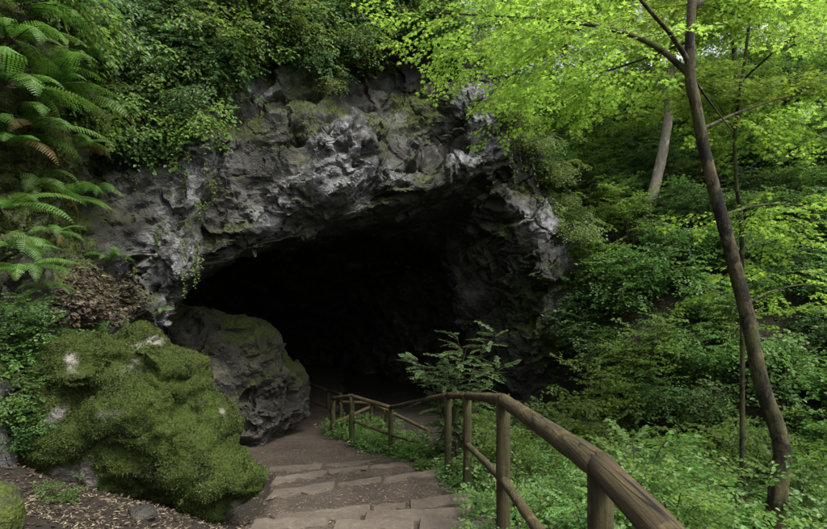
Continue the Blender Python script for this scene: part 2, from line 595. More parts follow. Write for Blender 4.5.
def poly_sd(pts, poly):
    d = np.full(len(pts), 1e9); ins = np.zeros(len(pts), bool)
    for k in range(len(poly)):
        a, b = poly[k], poly[k - 1]
        e = b - a; w = pts - a
        t = np.clip((w @ e) / (e @ e), 0, 1)
        d = np.minimum(d, ((w - t[:, None] * e) ** 2).sum(1))
        c = ((a[1] > pts[:, 1]) != (b[1] > pts[:, 1])) & (pts[:, 0] < (b[0] - a[0]) * (pts[:, 1] - a[1]) / (b[1] - a[1] + 1e-12) + a[0])
        ins ^= c
    d = np.sqrt(d)
    return np.where(ins, -d, d)


XX, ZZ = np.meshgrid(gx, gz, indexing='ij')
FY = face_y(XX, ZZ)
xz = np.stack((XX.ravel(), ZZ.ravel()), 1)
TX = ([-13, -5, -1, .5, 1.2, 2, 3, 3.5, 4.2, 5, 6, 8], [11, 11, 9, 7.6, 6.8, 5.7, 4.5, 3.4, 1.6, .2, -.4, -1])
F = np.empty((len(gx), len(gy), len(gz)), np.float32)
LIP = np.empty_like(F)
pa, pb = np.array((-4.2, 9.0, .2)), np.array((-3.75, 9.75, 4.4))     # pale rock pillar left of the mouth
for j, y in enumerate(gy):
    top = np.interp(gx, *TX) + .55 * max(y - 12.5, 0)
    f = np.maximum(FY - y, .6 * (ZZ - top[:, None]))
    lx = np.interp(y, [0, 3, 5, 6.5, 9, 11], [-4.0, -3.9, -3.75, -3.85, -4.35, -5.2])
    ledge = np.interp(ZZ, [-4, .9, 1.3, 1.9, 3, 5, 10], [.5, .25, .1, -.55, -.7, -.75, -1.2])
    lf = .85 * np.maximum(XX - lx - ledge, y - 11)
    f = smin(f, lf, .5)
    qx, qy, qz = XX - pa[0], y - pa[1], ZZ - pa[2]
    ab = pb - pa; tt_ = np.clip((qx * ab[0] + qy * ab[1] + qz * ab[2]) / (ab @ ab), 0, 1)
    f = smin(f, np.sqrt((qx - tt_ * ab[0]) ** 2 + (qy - tt_ * ab[1]) ** 2 + (qz - tt_ * ab[2]) ** 2) - .40, .25)
    tb = np.clip((y - YA) / (YB - YA), 0, 1)[:, None]
    tc = np.clip((y - 16.5) / 9.5, 0, 1)
    pol = OA * (1 - tb) + OB * tb
    pol = pol * (1 - tc) + OC * tc
    cv = poly_sd(xz, pol).reshape(XX.shape)
    cv = np.maximum(cv, y - 25.5)
    if y < 9.0: cv = cv + (9.0 - y) * 2
    F[:, j] = -smin(-f, cv, .18)
    LIP[:, j] = 1 - .75 * np.exp(-(cv / .7) ** 2)
G3 = np.stack(np.meshgrid(gx, gy, gz, indexing='ij'), -1)
near = np.abs(F) < 1.2
pn = G3[near]
wp = pn + .35 * np.stack((vnoise(pn * 1.3, 61), vnoise(pn * 1.3, 62), vnoise(pn * 1.3, 63)), 1)
f1, f2 = worley(wp * (.55, .55, .75), 71)
F[near] += ((.30 * fbm(pn * .55, 31, 2) + .16 * vnoise(pn * 1.5, 33) - .45 * (f2 - f1) + .10) * LIP[near]).astype(np.float32)
del G3, pn, wp
V, Q = surface_nets(F, (gx[0], gy[0], gz[0]), H)
V = laplace(V, Q, 1, .4)
V, Q = compact(V, Q)
V, Q = subdiv(V, Q)
fc = V[Q].mean(1)
det = (fc[:, 1] < 14.3) & (fc[:, 0] > -5.6) & (fc[:, 0] < 4.4) & (fc[:, 2] < 7.3) & (fc[:, 2] > -1.9) & (fc[:, 1] > 4.5)
Va, Qa = compact(V, Q[det]); Va, Qa = subdiv(Va, Qa)
Vb, Qb = compact(V, Q[~det])
V = np.vstack((Va, Vb)); Q = np.vstack((Qa, Qb + len(Va)))


def rock_relief(V, N, amp=1.0, s=0):
    """broken beds rising to the right, with scalloped hollows, blocks and pits"""
    w = V + .15 * np.stack((vnoise(V * 2.2, s + 1), vnoise(V * 2.2, s + 2), vnoise(V * 2.2, s + 3)), 1) + .03 * np.stack((vnoise(V * 9, s + 4), vnoise(V * 9, s + 5), vnoise(V * 9, s + 6)), 1)
    b = np.stack((.86 * w[:, 0] + .5 * w[:, 2], w[:, 1], -.5 * w[:, 0] + .86 * w[:, 2]), 1)
    rough = sstep(-.15, .6, vnoise(V * .75, s + 70) + .5 * vnoise(V * 1.9, s + 71))
    d = .22 * facet(b * (.7, .95, 1.3), s + 51) + (.03 + .08 * rough) * facet(b * (2.4, 3.0, 4.2), s + 52)
    for sc, a, k in ((.9, .22, 5), (2.2, .12, 6), (5.2, .05, 7)):
        f1, f2 = worley(b * (sc * .75, sc, sc * 1.25), s + k)
        msk = (.2 + .8 * rough) if k > 5 else 1
        d = d + a * (np.minimum(f1, .9) - .55) * msk * 1.6
    f1, f2 = worley(b * (1.4, 1.6, 2.2), s + 61)
    d = d - .34 * sstep(.40, .12, f1) * sstep(-.05, .35, vnoise(V * 1.1, s + 62))
    d = d + (.02 + .05 * rough) * (1 - 2 * np.abs(vnoise(b * (4, 4.5, 6), s + 8))) + .026 * (1 - 2 * np.abs(vnoise(w * 13, s + 9))) * rough
    q = b[:, 2] * 1.7 + .35 * vnoise(V * .7, s + 21)
    saw = q - np.floor(q)
    d = d + .16 * (saw ** 2 - .33) * sstep(-.3, .35, vnoise(V * .5, s + 22))
    cr = np.abs(vnoise(b * (.9, 1.2, 1.6), s + 80))
    d = d - .10 * sstep(.05, .0, cr)
    d = d * (1 - .55 * sstep(-.25, -.8, N[:, 2]))          # undersides are smoother
    return V + N * (amp * d)[:, None]


V = rock_relief(V, vnormals(V, Q), 1.0, 100)
N = vnormals(V, Q)
mv = vnoise(V * .9, 201) + .6 * vnoise(V * 3.1, 202)
leftw = sstep(-3.6, -4.6, V[:, 0]) * sstep(9.4, 8.2, V[:, 1])
rightw = sstep(1.6, 3.2, V[:, 0]) * sstep(6, 4.0, V[:, 2])
topw = sstep(3.6, 5.8, V[:, 2]) * .55
moss_a = np.clip(sstep(.15, .75, N[:, 2] + .45 * mv) * .75 + leftw * sstep(-.9, .2, mv) + rightw * sstep(-.5, .6, mv) + topw * sstep(-.2, .6, mv), 0, 1)
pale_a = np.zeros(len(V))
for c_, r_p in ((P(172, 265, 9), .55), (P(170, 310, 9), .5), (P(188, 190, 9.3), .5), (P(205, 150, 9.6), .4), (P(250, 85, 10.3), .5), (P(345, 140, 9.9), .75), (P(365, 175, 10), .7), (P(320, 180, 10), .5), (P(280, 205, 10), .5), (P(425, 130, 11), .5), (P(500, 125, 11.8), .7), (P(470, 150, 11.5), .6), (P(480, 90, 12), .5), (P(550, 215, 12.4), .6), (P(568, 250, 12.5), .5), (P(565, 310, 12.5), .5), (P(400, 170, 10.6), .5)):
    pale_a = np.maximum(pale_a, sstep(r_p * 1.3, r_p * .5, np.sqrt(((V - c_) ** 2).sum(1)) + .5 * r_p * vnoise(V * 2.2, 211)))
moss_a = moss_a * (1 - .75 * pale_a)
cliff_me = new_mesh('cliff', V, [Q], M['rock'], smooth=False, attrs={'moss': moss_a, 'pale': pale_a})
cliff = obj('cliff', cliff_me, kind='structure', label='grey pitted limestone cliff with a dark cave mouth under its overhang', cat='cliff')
BV = BVHTree.FromPolygons(V.tolist(), Q.tolist())
print('cliff', len(V), len(Q))

# ------------------------------------------------------------------ ground sheet
ax_ = np.unique(np.concatenate((np.arange(-6, 8, .12), np.arange(8, 20, .5), np.arange(-14, -6, .5), np.geomspace(20, 400, 16), -np.geomspace(14, 400, 16))))
ay_ = np.unique(np.concatenate((np.arange(0, 16, .12), np.arange(16, 34, .5), np.arange(-8, 0, .5), np.geomspace(34, 400, 16), -np.geomspace(8, 400, 16))))
A, B = np.meshgrid(ax_, ay_, indexing='ij')
gv = np.stack((A.ravel(), B.ravel(), ground_z(A, B).ravel()), 1)
n1, n2 = A.shape
ii = (np.arange(n1 - 1)[:, None] * n2 + np.arange(n2 - 1)[None]).ravel()
gq = np.stack((ii, ii + n2, ii + n2 + 1, ii + 1), 1)
ground = obj('ground', new_mesh('ground', gv, [gq], M['soil'], smooth=True), kind='structure')
BG = BVHTree.FromPolygons(gv.tolist(), gq.tolist())

# ------------------------------------------------------------------ path with steps
py_ = np.arange(.2, 24, .035)
tt = np.linspace(-1, 1, 64)
Yp, Tp = np.meshgrid(py_, tt, indexing='ij')
edge = 1 + .10 * vnoise(np.stack((np.where(Tp > 0, 5., -5.).ravel(), Yp.ravel() * 1.3, 0 * Yp.ravel()), 1), 5).reshape(Yp.shape)
Xp = np.interp(Yp, *CYT) + Tp * (np.interp(Yp, *HWT) + .22) * edge
pp = np.stack((Xp.ravel(), Yp.ravel(), 0 * Xp.ravel()), 1)
rel = (.022 * fbm(pp * 2.2, 15, 3) + .012 * fbm(pp * 9, 16, 2)).reshape(Xp.shape)
Zp = path_z(Xp, Yp) + rel - .16 * sstep(.8, 1.0, np.abs(Tp)) + .01
pv = np.stack((Xp.ravel(), Yp.ravel(), Zp.ravel()), 1)
n1, n2 = Xp.shape
ii = (np.arange(n1 - 1)[:, None] * n2 + np.arange(n2 - 1)[None]).ravel()
pq = np.stack((ii, ii + 1, ii + n2 + 1, ii + n2), 1)
path = obj('path', new_mesh('path', pv, [pq], M['path'], smooth=True), kind='structure')
BP = BVHTree.FromPolygons(pv.tolist(), pq.tolist())


def slab(x0, x1, ry, s, depth, th, seed):
    r = np.random.default_rng(seed)
    n = 9
    xs = np.linspace(x0, x1, n)
    fr = ry - .02 + s * xs + r.normal(0, .012, n)
    bk = ry - depth + s * xs + r.normal(0, .035, n)
    ring = [(x + r.normal(0, .008), y) for x, y in zip(xs, bk)] + [(x + r.normal(0, .008), y) for x, y in zip(xs[::-1], fr[::-1])]
    ring = np.array(ring)
    ctr = ring.mean(0)
    z = path_z(ring[:, 0], ring[:, 1] - .04 - .0 * ring[:, 1], .004)
    z = np.full(len(ring), float(path_z(np.array([ctr[0]]), np.array([ctr[1]]), .004)[0])) + (r.uniform(-.004, .014) if ry < 6.5 else r.uniform(-.022, -.006))
    k = len(ring); rows = []
    ins = ctr + (ring - ctr) * .965
    t = r.normal(0, .004, k)
    rows.append(np.column_stack((ring, z - th)))
    rows.append(np.column_stack((ring, z + .012 + t)))
    rows.append(np.column_stack((ins, z + .034 + t)))
    v = np.vstack(rows + [np.append(ctr, z.mean() + .036)[None]])
    q = []
    i = np.arange(k); j = (i + 1) % k
    for a in (0, 1): q.append(np.stack((a * k + i, a * k + k + i, a * k + k + j, a * k + j), 1)[:, ::-1])
    tri = np.stack((2 * k + i, 2 * k + j, np.full(k, 3 * k)), 1)
    o = obj('step_slab', new_mesh('step_slab', v, [np.concatenate(q), tri[:, ::-1]], M['slab'], smooth=False), path)
    return o


sd_ = 0
for (ry, h, s), spans in zip(RIS, [
        [(-1.35, -.6), (-.57, .2), (.23, .75)], [(-1.3, -.2), (-.16, .74)],
        [(-1.35, -.72), (-.66, .02), (.04, .70)], [(-1.3, -.5), (-.47, .66)],
        [(-1.42, -.45), (-.42, -.08), (-.05, .62)], [(-1.75, -1.0), (-.97, -.42), (-.39, .42)], [(-2.0, -1.3), (-1.27, -.7), (-.67, .0)], [(-2.4, -1.5), (-1.47, -.5)]]):
    for a, b in spans:
        sd_ += 1
        slab(a, b, ry, s, .24 + .05 * (sd_ % 3), .12, sd_)

# ------------------------------------------------------------------ boulders
def boulder(name, ells, org, size, h, mat, label, relief=.8, seed=1, smk=.18, sub=1, mossf=None, noise_amp=.12):
    g = [np.arange(o, o + s, h) for o, s in zip(org, size)]
    X = np.stack(np.meshgrid(*g, indexing='ij'), -1)
    F = None
    for c, r, rot in ells:
        R = np.array(Matrix.Rotation(math.radians(rot), 3, 'Y'))
        q = (X - np.array(c)) @ R
        k = np.sqrt(((q / np.array(r)) ** 2).sum(-1))
        f = (k - 1) * min(r)
        F = f if F is None else smin(F, f, smk)
    pn = X.reshape(-1, 3)
    f1, f2 = worley(pn * 1.3 + .3 * np.stack((vnoise(pn * 2, seed), vnoise(pn * 2, seed + 1), vnoise(pn * 2, seed + 2)), 1), seed + 3)
    F = F + (noise_amp * fbm(pn * 1.6, seed + 5, 3) - noise_amp * 1.2 * (f2 - f1) + noise_amp * .3).reshape(F.shape)
    V, Q = surface_nets(F, [a[0] for a in g], h)
    V = laplace(V, Q, 1, .4)
    for _ in range(sub): V, Q = subdiv(V, Q)
    V = rock_relief(V, vnormals(V, Q), relief, seed + 300)
    N = vnormals(V, Q)
    ms = mossf(V, N)
    if name == 'mossy_boulder':
        V = V + N * ((.028 * fbm(V * 6, 441, 2) + .012 * vnoise(V * 24, 442)) * ms)[:, None]
        N = vnormals(V, Q)
    base = np.array((np.mean([e[0][0] for e in ells]), np.mean([e[0][1] for e in ells]), V[:, 2].min()))
    root = bpy.data.objects.new(name, None); COL.objects.link(root)
    root.location = base; root['label'] = label; root['category'] = 'boulder'
    st = obj('stone', new_mesh('stone', V - base, [Q], mat, smooth=(name == 'mossy_boulder'), attrs={'moss': ms}), root)
    return root, V, Q, N, ms, base


def b1_moss(V, N):
    n = fbm(V * 1.7, 401, 3) + .5 * fbm(V * 6, 402, 2)
    m = 1 - sstep(.30, .62, n)
    for px, py, d, r in ((125, 366, 5.0, .07), (150, 338, 5.4, .08), (60, 412, 4.75, .05), (182, 398, 4.85, .06)):
        c = P(px, py, d)
        q = V - c
        m = np.minimum(m, sstep(r * .35, r * 1.7, np.sqrt(q[:, 0] ** 2 + (q[:, 2] - .6 * q[:, 0]) ** 2 * 1.6 + .15 * q[:, 1] ** 2) + .16 * n))
    return m


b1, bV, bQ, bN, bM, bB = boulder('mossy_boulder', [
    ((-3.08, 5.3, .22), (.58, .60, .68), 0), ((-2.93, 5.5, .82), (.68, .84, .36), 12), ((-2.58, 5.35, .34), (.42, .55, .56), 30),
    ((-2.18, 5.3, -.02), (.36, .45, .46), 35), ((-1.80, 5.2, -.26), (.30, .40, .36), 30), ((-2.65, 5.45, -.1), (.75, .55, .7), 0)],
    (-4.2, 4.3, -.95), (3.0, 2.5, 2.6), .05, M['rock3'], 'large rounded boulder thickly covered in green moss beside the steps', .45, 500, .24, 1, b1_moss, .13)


def b2_moss(V, N):
    n = fbm(V * 1.4, 411, 3)
    return np.clip(sstep(-.2, .9, N[:, 2] + n * 1.2) * .9 * sstep(-1.0, -.2, V[:, 2]), 0, 1)


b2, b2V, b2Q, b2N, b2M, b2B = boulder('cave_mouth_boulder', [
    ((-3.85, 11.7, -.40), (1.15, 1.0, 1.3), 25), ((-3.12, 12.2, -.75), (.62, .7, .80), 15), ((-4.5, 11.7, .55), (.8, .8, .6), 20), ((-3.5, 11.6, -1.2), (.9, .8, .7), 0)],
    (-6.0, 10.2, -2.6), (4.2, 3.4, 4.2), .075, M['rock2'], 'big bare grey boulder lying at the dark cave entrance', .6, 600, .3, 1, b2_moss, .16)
BB = BVHTree.FromPolygons(bV.tolist(), bQ.tolist())

# ------------------------------------------------------------------ wooden handrails
def gz1(x, y):
    h = BP.ray_cast(Vector((x, y, 3)), Vector((0, 0, -1)))[0]
    g = BG.ray_cast(Vector((x, y, 30)), Vector((0, 0, -1)))[0]
    z = -9
    if h: z = max(z, h.z)
    if g: z = max(z, g.z)
    return z


def post(parent, base, top, r, seed):
    b, t = np.array(base), np.array(top)
    n = 7
    pts = [b + (t - b) * k / (n - 1) for k in range(n)]
    pts = np.array(pts) - np.array(parent.location)
    rr = np.random.default_rng(seed)
    me = MB().tube(pts, r * (1 + .04 * rr.standard_normal(n)), 12, 0, True, .02, rr).mesh('post', M['post'])
    return obj('post', me, parent)


def rail(parent, pts, r, seed, name='top_rail'):
    pts = np.array(pts) - np.array(parent.location)
    rr = np.random.default_rng(seed)
    n = max(4, int(np.linalg.norm(pts[-1] - pts[0]) / .14))
    t = np.linspace(0, 1, n)[:, None]
    L = pts[0] * (1 - t) + pts[1] * t
    L[1:-1] += rr.normal(0, r * .03, (n - 2, 3))
    ra = r * (1 + .05 * np.convolve(rr.standard_normal(n + 4), np.ones(5) / 5, 'valid'))
    me = MB().tube(L, ra, 16, 0, True, .006, rr).mesh(name, M['rail'])
    return obj(name, me, parent)


def root_at(name, loc, label, cat, group=None):
    o = bpy.data.objects.new(name, None); COL.objects.link(o)
    o.location = loc; o['label'] = label; o['category'] = cat
    if group: o['group'] = group
    return o


fa = root_at('wooden_handrail', (.68, 4.3, gz1(.68, 4.3)), 'round log handrail on posts running down beside the stone steps', 'handrail')
PT = [((.60, .3), 1.02, .058), ((.645, 1.9), 1.015, .046), ((.70, 4.3), .735, .056), ((.645, 6.6), .285, .055), ((.465, 7.4), .13, .05), ((-.43, 10.4), -.72, .05), ((-1.23, 11.0), -.62, .055), ((-1.74, 11.9), -.87, .05)]
for k, ((x, y), z, r) in enumerate(PT):
    post(fa, (x, y, gz1(x, y) - .12), (x, y, z - .02), r, 20 + k)
RR = [.047, .050, .045, .043, .041, .040, .039, .038]
for k in range(len(PT) - 1):
    a = (*PT[k][0], PT[k][1]); b = (*PT[k + 1][0], PT[k + 1][1])
    d = np.array(b) - np.array(a); d /= np.linalg.norm(d)
    rail(fa, [np.array(a) - d * .012, np.array(b) + d * .012 + np.array((0, 0, -.006 * (k % 2)))], RR[k], 40 + k)
for k, (a, b) in enumerate([((.64, .3, .5), (.66, 1.9, .47)), ((.66, 1.9, .47), (.70, 4.3, .105)), ((.70, 4.3, .105), (.645, 6.6, -.30)),
                            (tuple(P(352, 420, 11)), tuple(P(391, 435, 10.4))), (tuple(P(391, 435, 10.4)), tuple(P(418, 442, 9.9)))]):
    rail(fa, [a, b], .034 if k < 3 else .03, 60 + k, 'lower_rail')
rail(fa, [P(334, 423, 11.9), P(370, 407, 12.7)], .032, 70, 'lower_rail')

fb = root_at('wooden_fence', (*P(371, 430, 12.7)[:2], gz1(*P(371, 430, 12.7)[:2])), 'short log fence behind the handrail corner among low plants', 'fence')
tops = [P(341, 402, 12.9), P(371, 403, 12.7), P(386, 410, 12.2), P(428, 430, 11.2)]
for k, t in enumerate(tops):
    post(fb, (t[0], t[1], gz1(t[0], t[1]) - .1), t, .04, 80 + k)
for k in range(3):
    rail(fb, [tops[k], tops[k + 1]], .035, 90 + k)
fcv = root_at('cave_railing', (*P(328, 413, 15)[:2], gz1(*P(328, 413, 15)[:2])), 'thin wooden railing leading down into the dark cave', 'railing')
tops = [P(341, 394, 14), P(328, 391, 15.0), P(303, 381, 16.5), P(290, 375, 17.3)]
for k, t in enumerate(tops):
    post(fcv, (t[0], t[1], gz1(t[0], t[1]) - .1), t, .04, 100 + k)
for k in range(3):
    rail(fcv, [tops[k], tops[k + 1]], .035, 110 + k)
    d = np.array((0, 0, -.5)); rail(fcv, [tops[k] + d, tops[k + 1] + d], .03, 120 + k, 'lower_rail')

#FOLIAGE
# ------------------------------------------------------------------ foliage templates
def rot_to(d, up=(0, 0, 1), roll=0.0):
    """3x3 with x axis along d and z axis near up"""
    d = np.asarray(d, float); d = d / (np.linalg.norm(d) + 1e-9)
    y = np.cross(up, d)
    if np.linalg.norm(y) < 1e-3: y = np.cross((0, 1, 0), d)
    y /= np.linalg.norm(y); z = np.cross(d, y)
    c, s = math.cos(roll), math.sin(roll)
    return np.stack((d, c * y + s * z, -s * y + c * z), 1)


LEAF = {
    'ovate': (np.array([(0, 0, 0), (.28, .34, .07), (.68, .28, .05), (1, 0, -.10), (.68, -.28, .05), (.28, -.34, .07)]),
              np.array([(0, 3, 2), (0, 2, 1), (0, 5, 4), (0, 4, 3)])),
    'narrow': (np.array([(0, 0, 0), (.3, .2, .05), (.7, .17, .03), (1, 0, -.08), (.7, -.17, .03), (.3, -.2, .05)]),
               np.array([(0, 3, 2), (0, 2, 1), (0, 5, 4), (0, 4, 3)])),
    'maple': (np.array([(.3, 0, -.03), (0, 0, 0), (.08, .46, .02), (.3, .2, .0), (.62, .56, -.02), (.6, .18, 0), (1.05, 0, -.1), (.6, -.18, 0), (.62, -.56, -.02), (.3, -.2, 0), (.08, -.46, .02)]),
              np.array([(0, k, k % 10 + 1) for k in range(1, 11)])),
    'lobed': (np.array([(0, 0, 0), (.22, .5, .03), (.45, .2, 0), (1.05, 0, -.1), (.45, -.2, 0), (.22, -.5, .03)]), np.array([(0, 2, 1), (0, 3, 2), (0, 4, 3), (0, 5, 4)])),
    'blade': (np.array([(0, 0, 0), (.5, .22, .1), (1, 0, 0), (.5, -.22, .1)]), np.array([(0, 2, 1), (0, 3, 2)])),
}


class Tpl:
    def __init__(s): s.V, s.T, s.m, s.n = [], [], [], 0

    def add(s, v, t, m):
        s.V.append(v); s.T.append(t + s.n); s.m.append(np.full(len(t), m)); s.n += len(v)

    def leaf(s, kind, base, d, up, L, W=1.0, roll=0.0, m=0):
        v, t = LEAF[kind]
        R = rot_to(d, up, roll)
        s.add(np.asarray(base) + (v * (L, L * W, L)) @ R.T, t, m)

    def twig(s, pts, r0, r1, m=1, seg=3):
        b = MB(); b.tube(pts, np.linspace(r0, r1, len(pts)), seg, 0, False)
        q = np.concatenate(b.q); s.add(np.concatenate(b.v), np.concatenate((q[:, :3], q[:, [0, 2, 3]])), m)

    def fin(s):
        s.V = np.concatenate(s.V); s.T = np.concatenate(s.T); s.m = np.concatenate(s.m); return s


def spray(kind, L, nside, leaf, seed, droop=.25, W=1.0, step=.06, jit=.35, tw=.004, ang=.9):
    r = np.random.default_rng(seed); t = Tpl()
    def run(p0, az, length, pit, main):
        n = max(3, int(length / step))
        s = np.linspace(0, 1, n + 1)
        wob = az + r.normal(0, .12)
        d = np.array((math.cos(wob), math.sin(wob), 0))
        pts = p0 + s[:, None] * length * d
        pts[:, 2] += pit * s * length - droop * (s * length) ** 2 / max(L, .1) + r.normal(0, .006, n + 1).cumsum() * .5
        t.twig(pts, tw if main else tw * .6, tw * .35)
        side = 1 if r.random() < .5 else -1
        for k in range(1 if main else 0, n + 1):
            if k == 0: continue
            for sg in ((side, -side) if kind != 'ovate' or k % 2 else (side,)):
                if r.random() < .12: continue
                a = wob + sg * (ang + r.normal(0, .25)) * (1 if k < n else .4)
                up = np.array((r.normal(0, jit), r.normal(0, jit), 1))
                dd = np.array((math.cos(a), math.sin(a), -.25 + r.normal(0, .2)))
                t.leaf(kind, pts[k] + dd * leaf * .18, dd, up, leaf * r.uniform(.6, 1.15), W)
            side = -side
        return pts, n
    pts, n = run(np.zeros(3), 0, L, .12, True)
    for k in range(nside):
        f = (k + 1.0) / (nside + 1)
        p = pts[min(n, int(f * n))]
        sg = 1 if k % 2 else -1
        run(p, sg * r.uniform(.6, 1.0), L * (1 - f) * r.uniform(.55, .85) + .08, r.normal(0, .1), False)
    return t.fin()


def pinnate(npair, L, leaf, seed, droop=.5, W=.9):
    r = np.random.default_rng(seed); t = Tpl()
    s = np.linspace(0, 1, npair + 3)
    pts = np.stack((s * L, r.normal(0, .01, len(s)), .1 * s * L - droop * L * s ** 2 * .5), 1)
    t.twig(pts, .003, .0015)
    for k in range(2, len(s)):
        ll = leaf * (1.05 - .5 * abs(s[k] - .55)) * r.uniform(.85, 1.1)
        for sg in (1, -1):
            a = sg * r.normal(1.0, .1)
            t.leaf('narrow', pts[k], (math.cos(a), math.sin(a), -.2), (r.normal(0, .2), r.normal(0, .2), 1), ll, W * 1.5)
    t.leaf('narrow', pts[-1], (1, 0, -.3), (0, 0, 1), leaf, W * 1.4)
    return t.fin()


def frond(npair, L, width, seed, arch=.9, lift=1.1):
    """fern frond: arching stalk with toothed pinnae, along +x rising then drooping"""
    r = np.random.default_rng(seed); t = Tpl()
    n = npair + 4
    s = np.linspace(0, 1, n)
    a = lift - (lift + arch) * s ** 1.2
    step = L / n
    x = np.concatenate(((0,), np.cumsum(np.cos(a[:-1]) * step))); z = np.concatenate(((0,), np.cumsum(np.sin(a[:-1]) * step)))
    pts = np.stack((x, .03 * L * np.sin(s * 3 + r.uniform(0, 6)), z), 1)
    t.twig(pts, .006 * L + .001, .0015)
    for k in range(3, n):
        u = (k - 3) / (n - 4)
        w = width * (math.sin(math.pi * min(1, (u * .86 + .14)) ** .75) ** .8 + .03) * r.uniform(.9, 1.08)
        tg = pts[min(k + 1, n - 1)] - pts[k - 1]; tg /= np.linalg.norm(tg)
        up = np.cross(np.array((0, 1.0, 0)), tg); up = -up if up[2] < 0 and abs(up[2]) > .2 else up
        up = np.array((-tg[2], 0, tg[0]))
        for sg in (1, -1):
            d = np.array((0, sg, 0)) * .93 + tg * .38 - up * .22
            R = rot_to(d, up, r.normal(0, .15))
            m = 5
            hw = min(L / n * .62, w * .28)
            o = [(0, 0, 0)]
            e1, e2 = [], []
            for q in range(m):
                f = q / m; ww = hw * (1 - .75 * f)
                e1 += [(w * (f + .12), ww, 0), (w * (f + .19), ww * .38, 0)]
                e2 += [(w * (f + .12), -ww, 0), (w * (f + .19), -ww * .38, 0)]
            v = np.array([(0, 0, 0), (w * 1.02, 0, -.12 * w)] + e1 + e2)
            v[:, 2] -= .10 * (v[:, 0] ** 2) / max(w, 1e-3)
            ctr = np.array([(w * k2 / m, 0, -.10 * w * (k2 / m) ** 2) for k2 in range(m + 1)])
            v = np.vstack((v, ctr)); c0 = 2 + 4 * m
            tr = []
            for q in range(m):
                A1, B1 = 2 + 2 * q, 3 + 2 * q
                A2, B2 = 2 + 2 * m + 2 * q, 3 + 2 * m + 2 * q
                tr += [(c0 + q, c0 + q + 1, A1), (c0 + q, A2, c0 + q + 1)]
            t.add(pts[k] + v @ R.T, np.array(tr), 0)
    return t.fin()


def strand(L, leaf, seed, kind='ovate', side=3, step=.05):
    """hanging vine strand along -z"""
    r = np.random.default_rng(seed); t = Tpl()
    def run(p, length, az, out):
        n = max(4, int(length / step)); q = [p]
        for k in range(n):
            o = out * math.exp(-3 * k / n)
            d = np.array((math.cos(az) * o + r.normal(0, .35), math.sin(az) * o + r.normal(0, .25), -1 + .6 * o)); d /= np.linalg.norm(d)
            q.append(q[-1] + d * step)
        q = np.array(q); t.twig(q, .003, .0015)
        for k in range(1, n + 1):
            for _ in range(2):
                if r.random() < .5 + .3 * math.sin(k * .9): continue
                a = r.uniform(0, 6.28)
                t.leaf(kind, q[k], (math.cos(a), math.sin(a), r.uniform(-.9, .1)), (r.normal(0, .5), -1 + r.normal(0, .4), 1.0), leaf * r.uniform(.5, 1.2), 1.0)
        return q
    q = run(np.zeros(3), L, -1.57, .5)
    for k in range(side):
        run(q[int(len(q) * r.uniform(.02, .6))], L * r.uniform(.25, .6), r.uniform(-3.14, 0), .9)
    return t.fin()


def stamp(name, tpls, pl, mats, origin=(0, 0, 0)):
    """pl: list of (template index, 3x3 matrix, position) -> one mesh"""
    Vs, Ts, ms, n = [], [], [], 0
    for k, t in enumerate(tpls):
        sel = [p for p in pl if p[0] == k]
        if not sel: continue
        R = np.array([p[1] for p in sel]); o = np.array([p[2] for p in sel]) - np.array(origin)
        v = np.einsum('nij,mj->nmi', R, t.V) + o[:, None]
        Vs.append(v.reshape(-1, 3))
        tt = t.T[None] + (n + np.arange(len(sel)) * len(t.V))[:, None, None]
        Ts.append(tt.reshape(-1, 3)); ms.append(np.tile(t.m, len(sel))); n += len(sel) * len(t.V)
    return new_mesh(name, np.concatenate(Vs), [np.concatenate(Ts)], mats, np.concatenate(ms), False)


TP = {
    'maple': [spray('maple', L, ns, .072, 900 + k, .25, 1.0, .07, .4) for k, (L, ns) in enumerate(((.75, 5), (.6, 4), (.9, 6), (.5, 3)))],
    'maplebig': [spray('lobed', L, ns, .13, 920 + k, .25, 1.0, .11, .35) for k, (L, ns) in enumerate(((1.0, 5), (.8, 4), (1.2, 6)))],
    'ovate': [spray('ovate', L, ns, .07, 940 + k, .5, 1.0, .055, .35) for k, (L, ns) in enumerate(((.5, 4), (.4, 3), (.6, 5), (.3, 2)))],
    'small': [spray('ovate', L, ns, .042, 960 + k, .6, 1.1, .035, .4, .003) for k, (L, ns) in enumerate(((.38, 5), (.3, 4), (.45, 6)))],
    'pin': [pinnate(n, L, .062, 980 + k) for k, (n, L) in enumerate(((7, .32), (8, .38), (6, .26)))],
    'herb': [spray('ovate', L, 2, .05, 1000 + k, .4, 1.1, .05, .4, .002) for k, L in enumerate((.22, .3, .18))],
}

# ------------------------------------------------------------------ plant builders (built at the origin, then copied)
def arc(base, az, h, out, n=7, curl=.5, r=None):
    s = np.linspace(0, 1, n)
    p = np.stack((math.cos(az) * out * s ** (1 + curl), math.sin(az) * out * s ** (1 + curl), h * np.sin(s * 1.35) / math.sin(1.35)), 1)
    if r is not None: p[1:] += r.normal(0, .02 * h, (n - 1, 3)).cumsum(0) * .6
    return p + np.asarray(base)


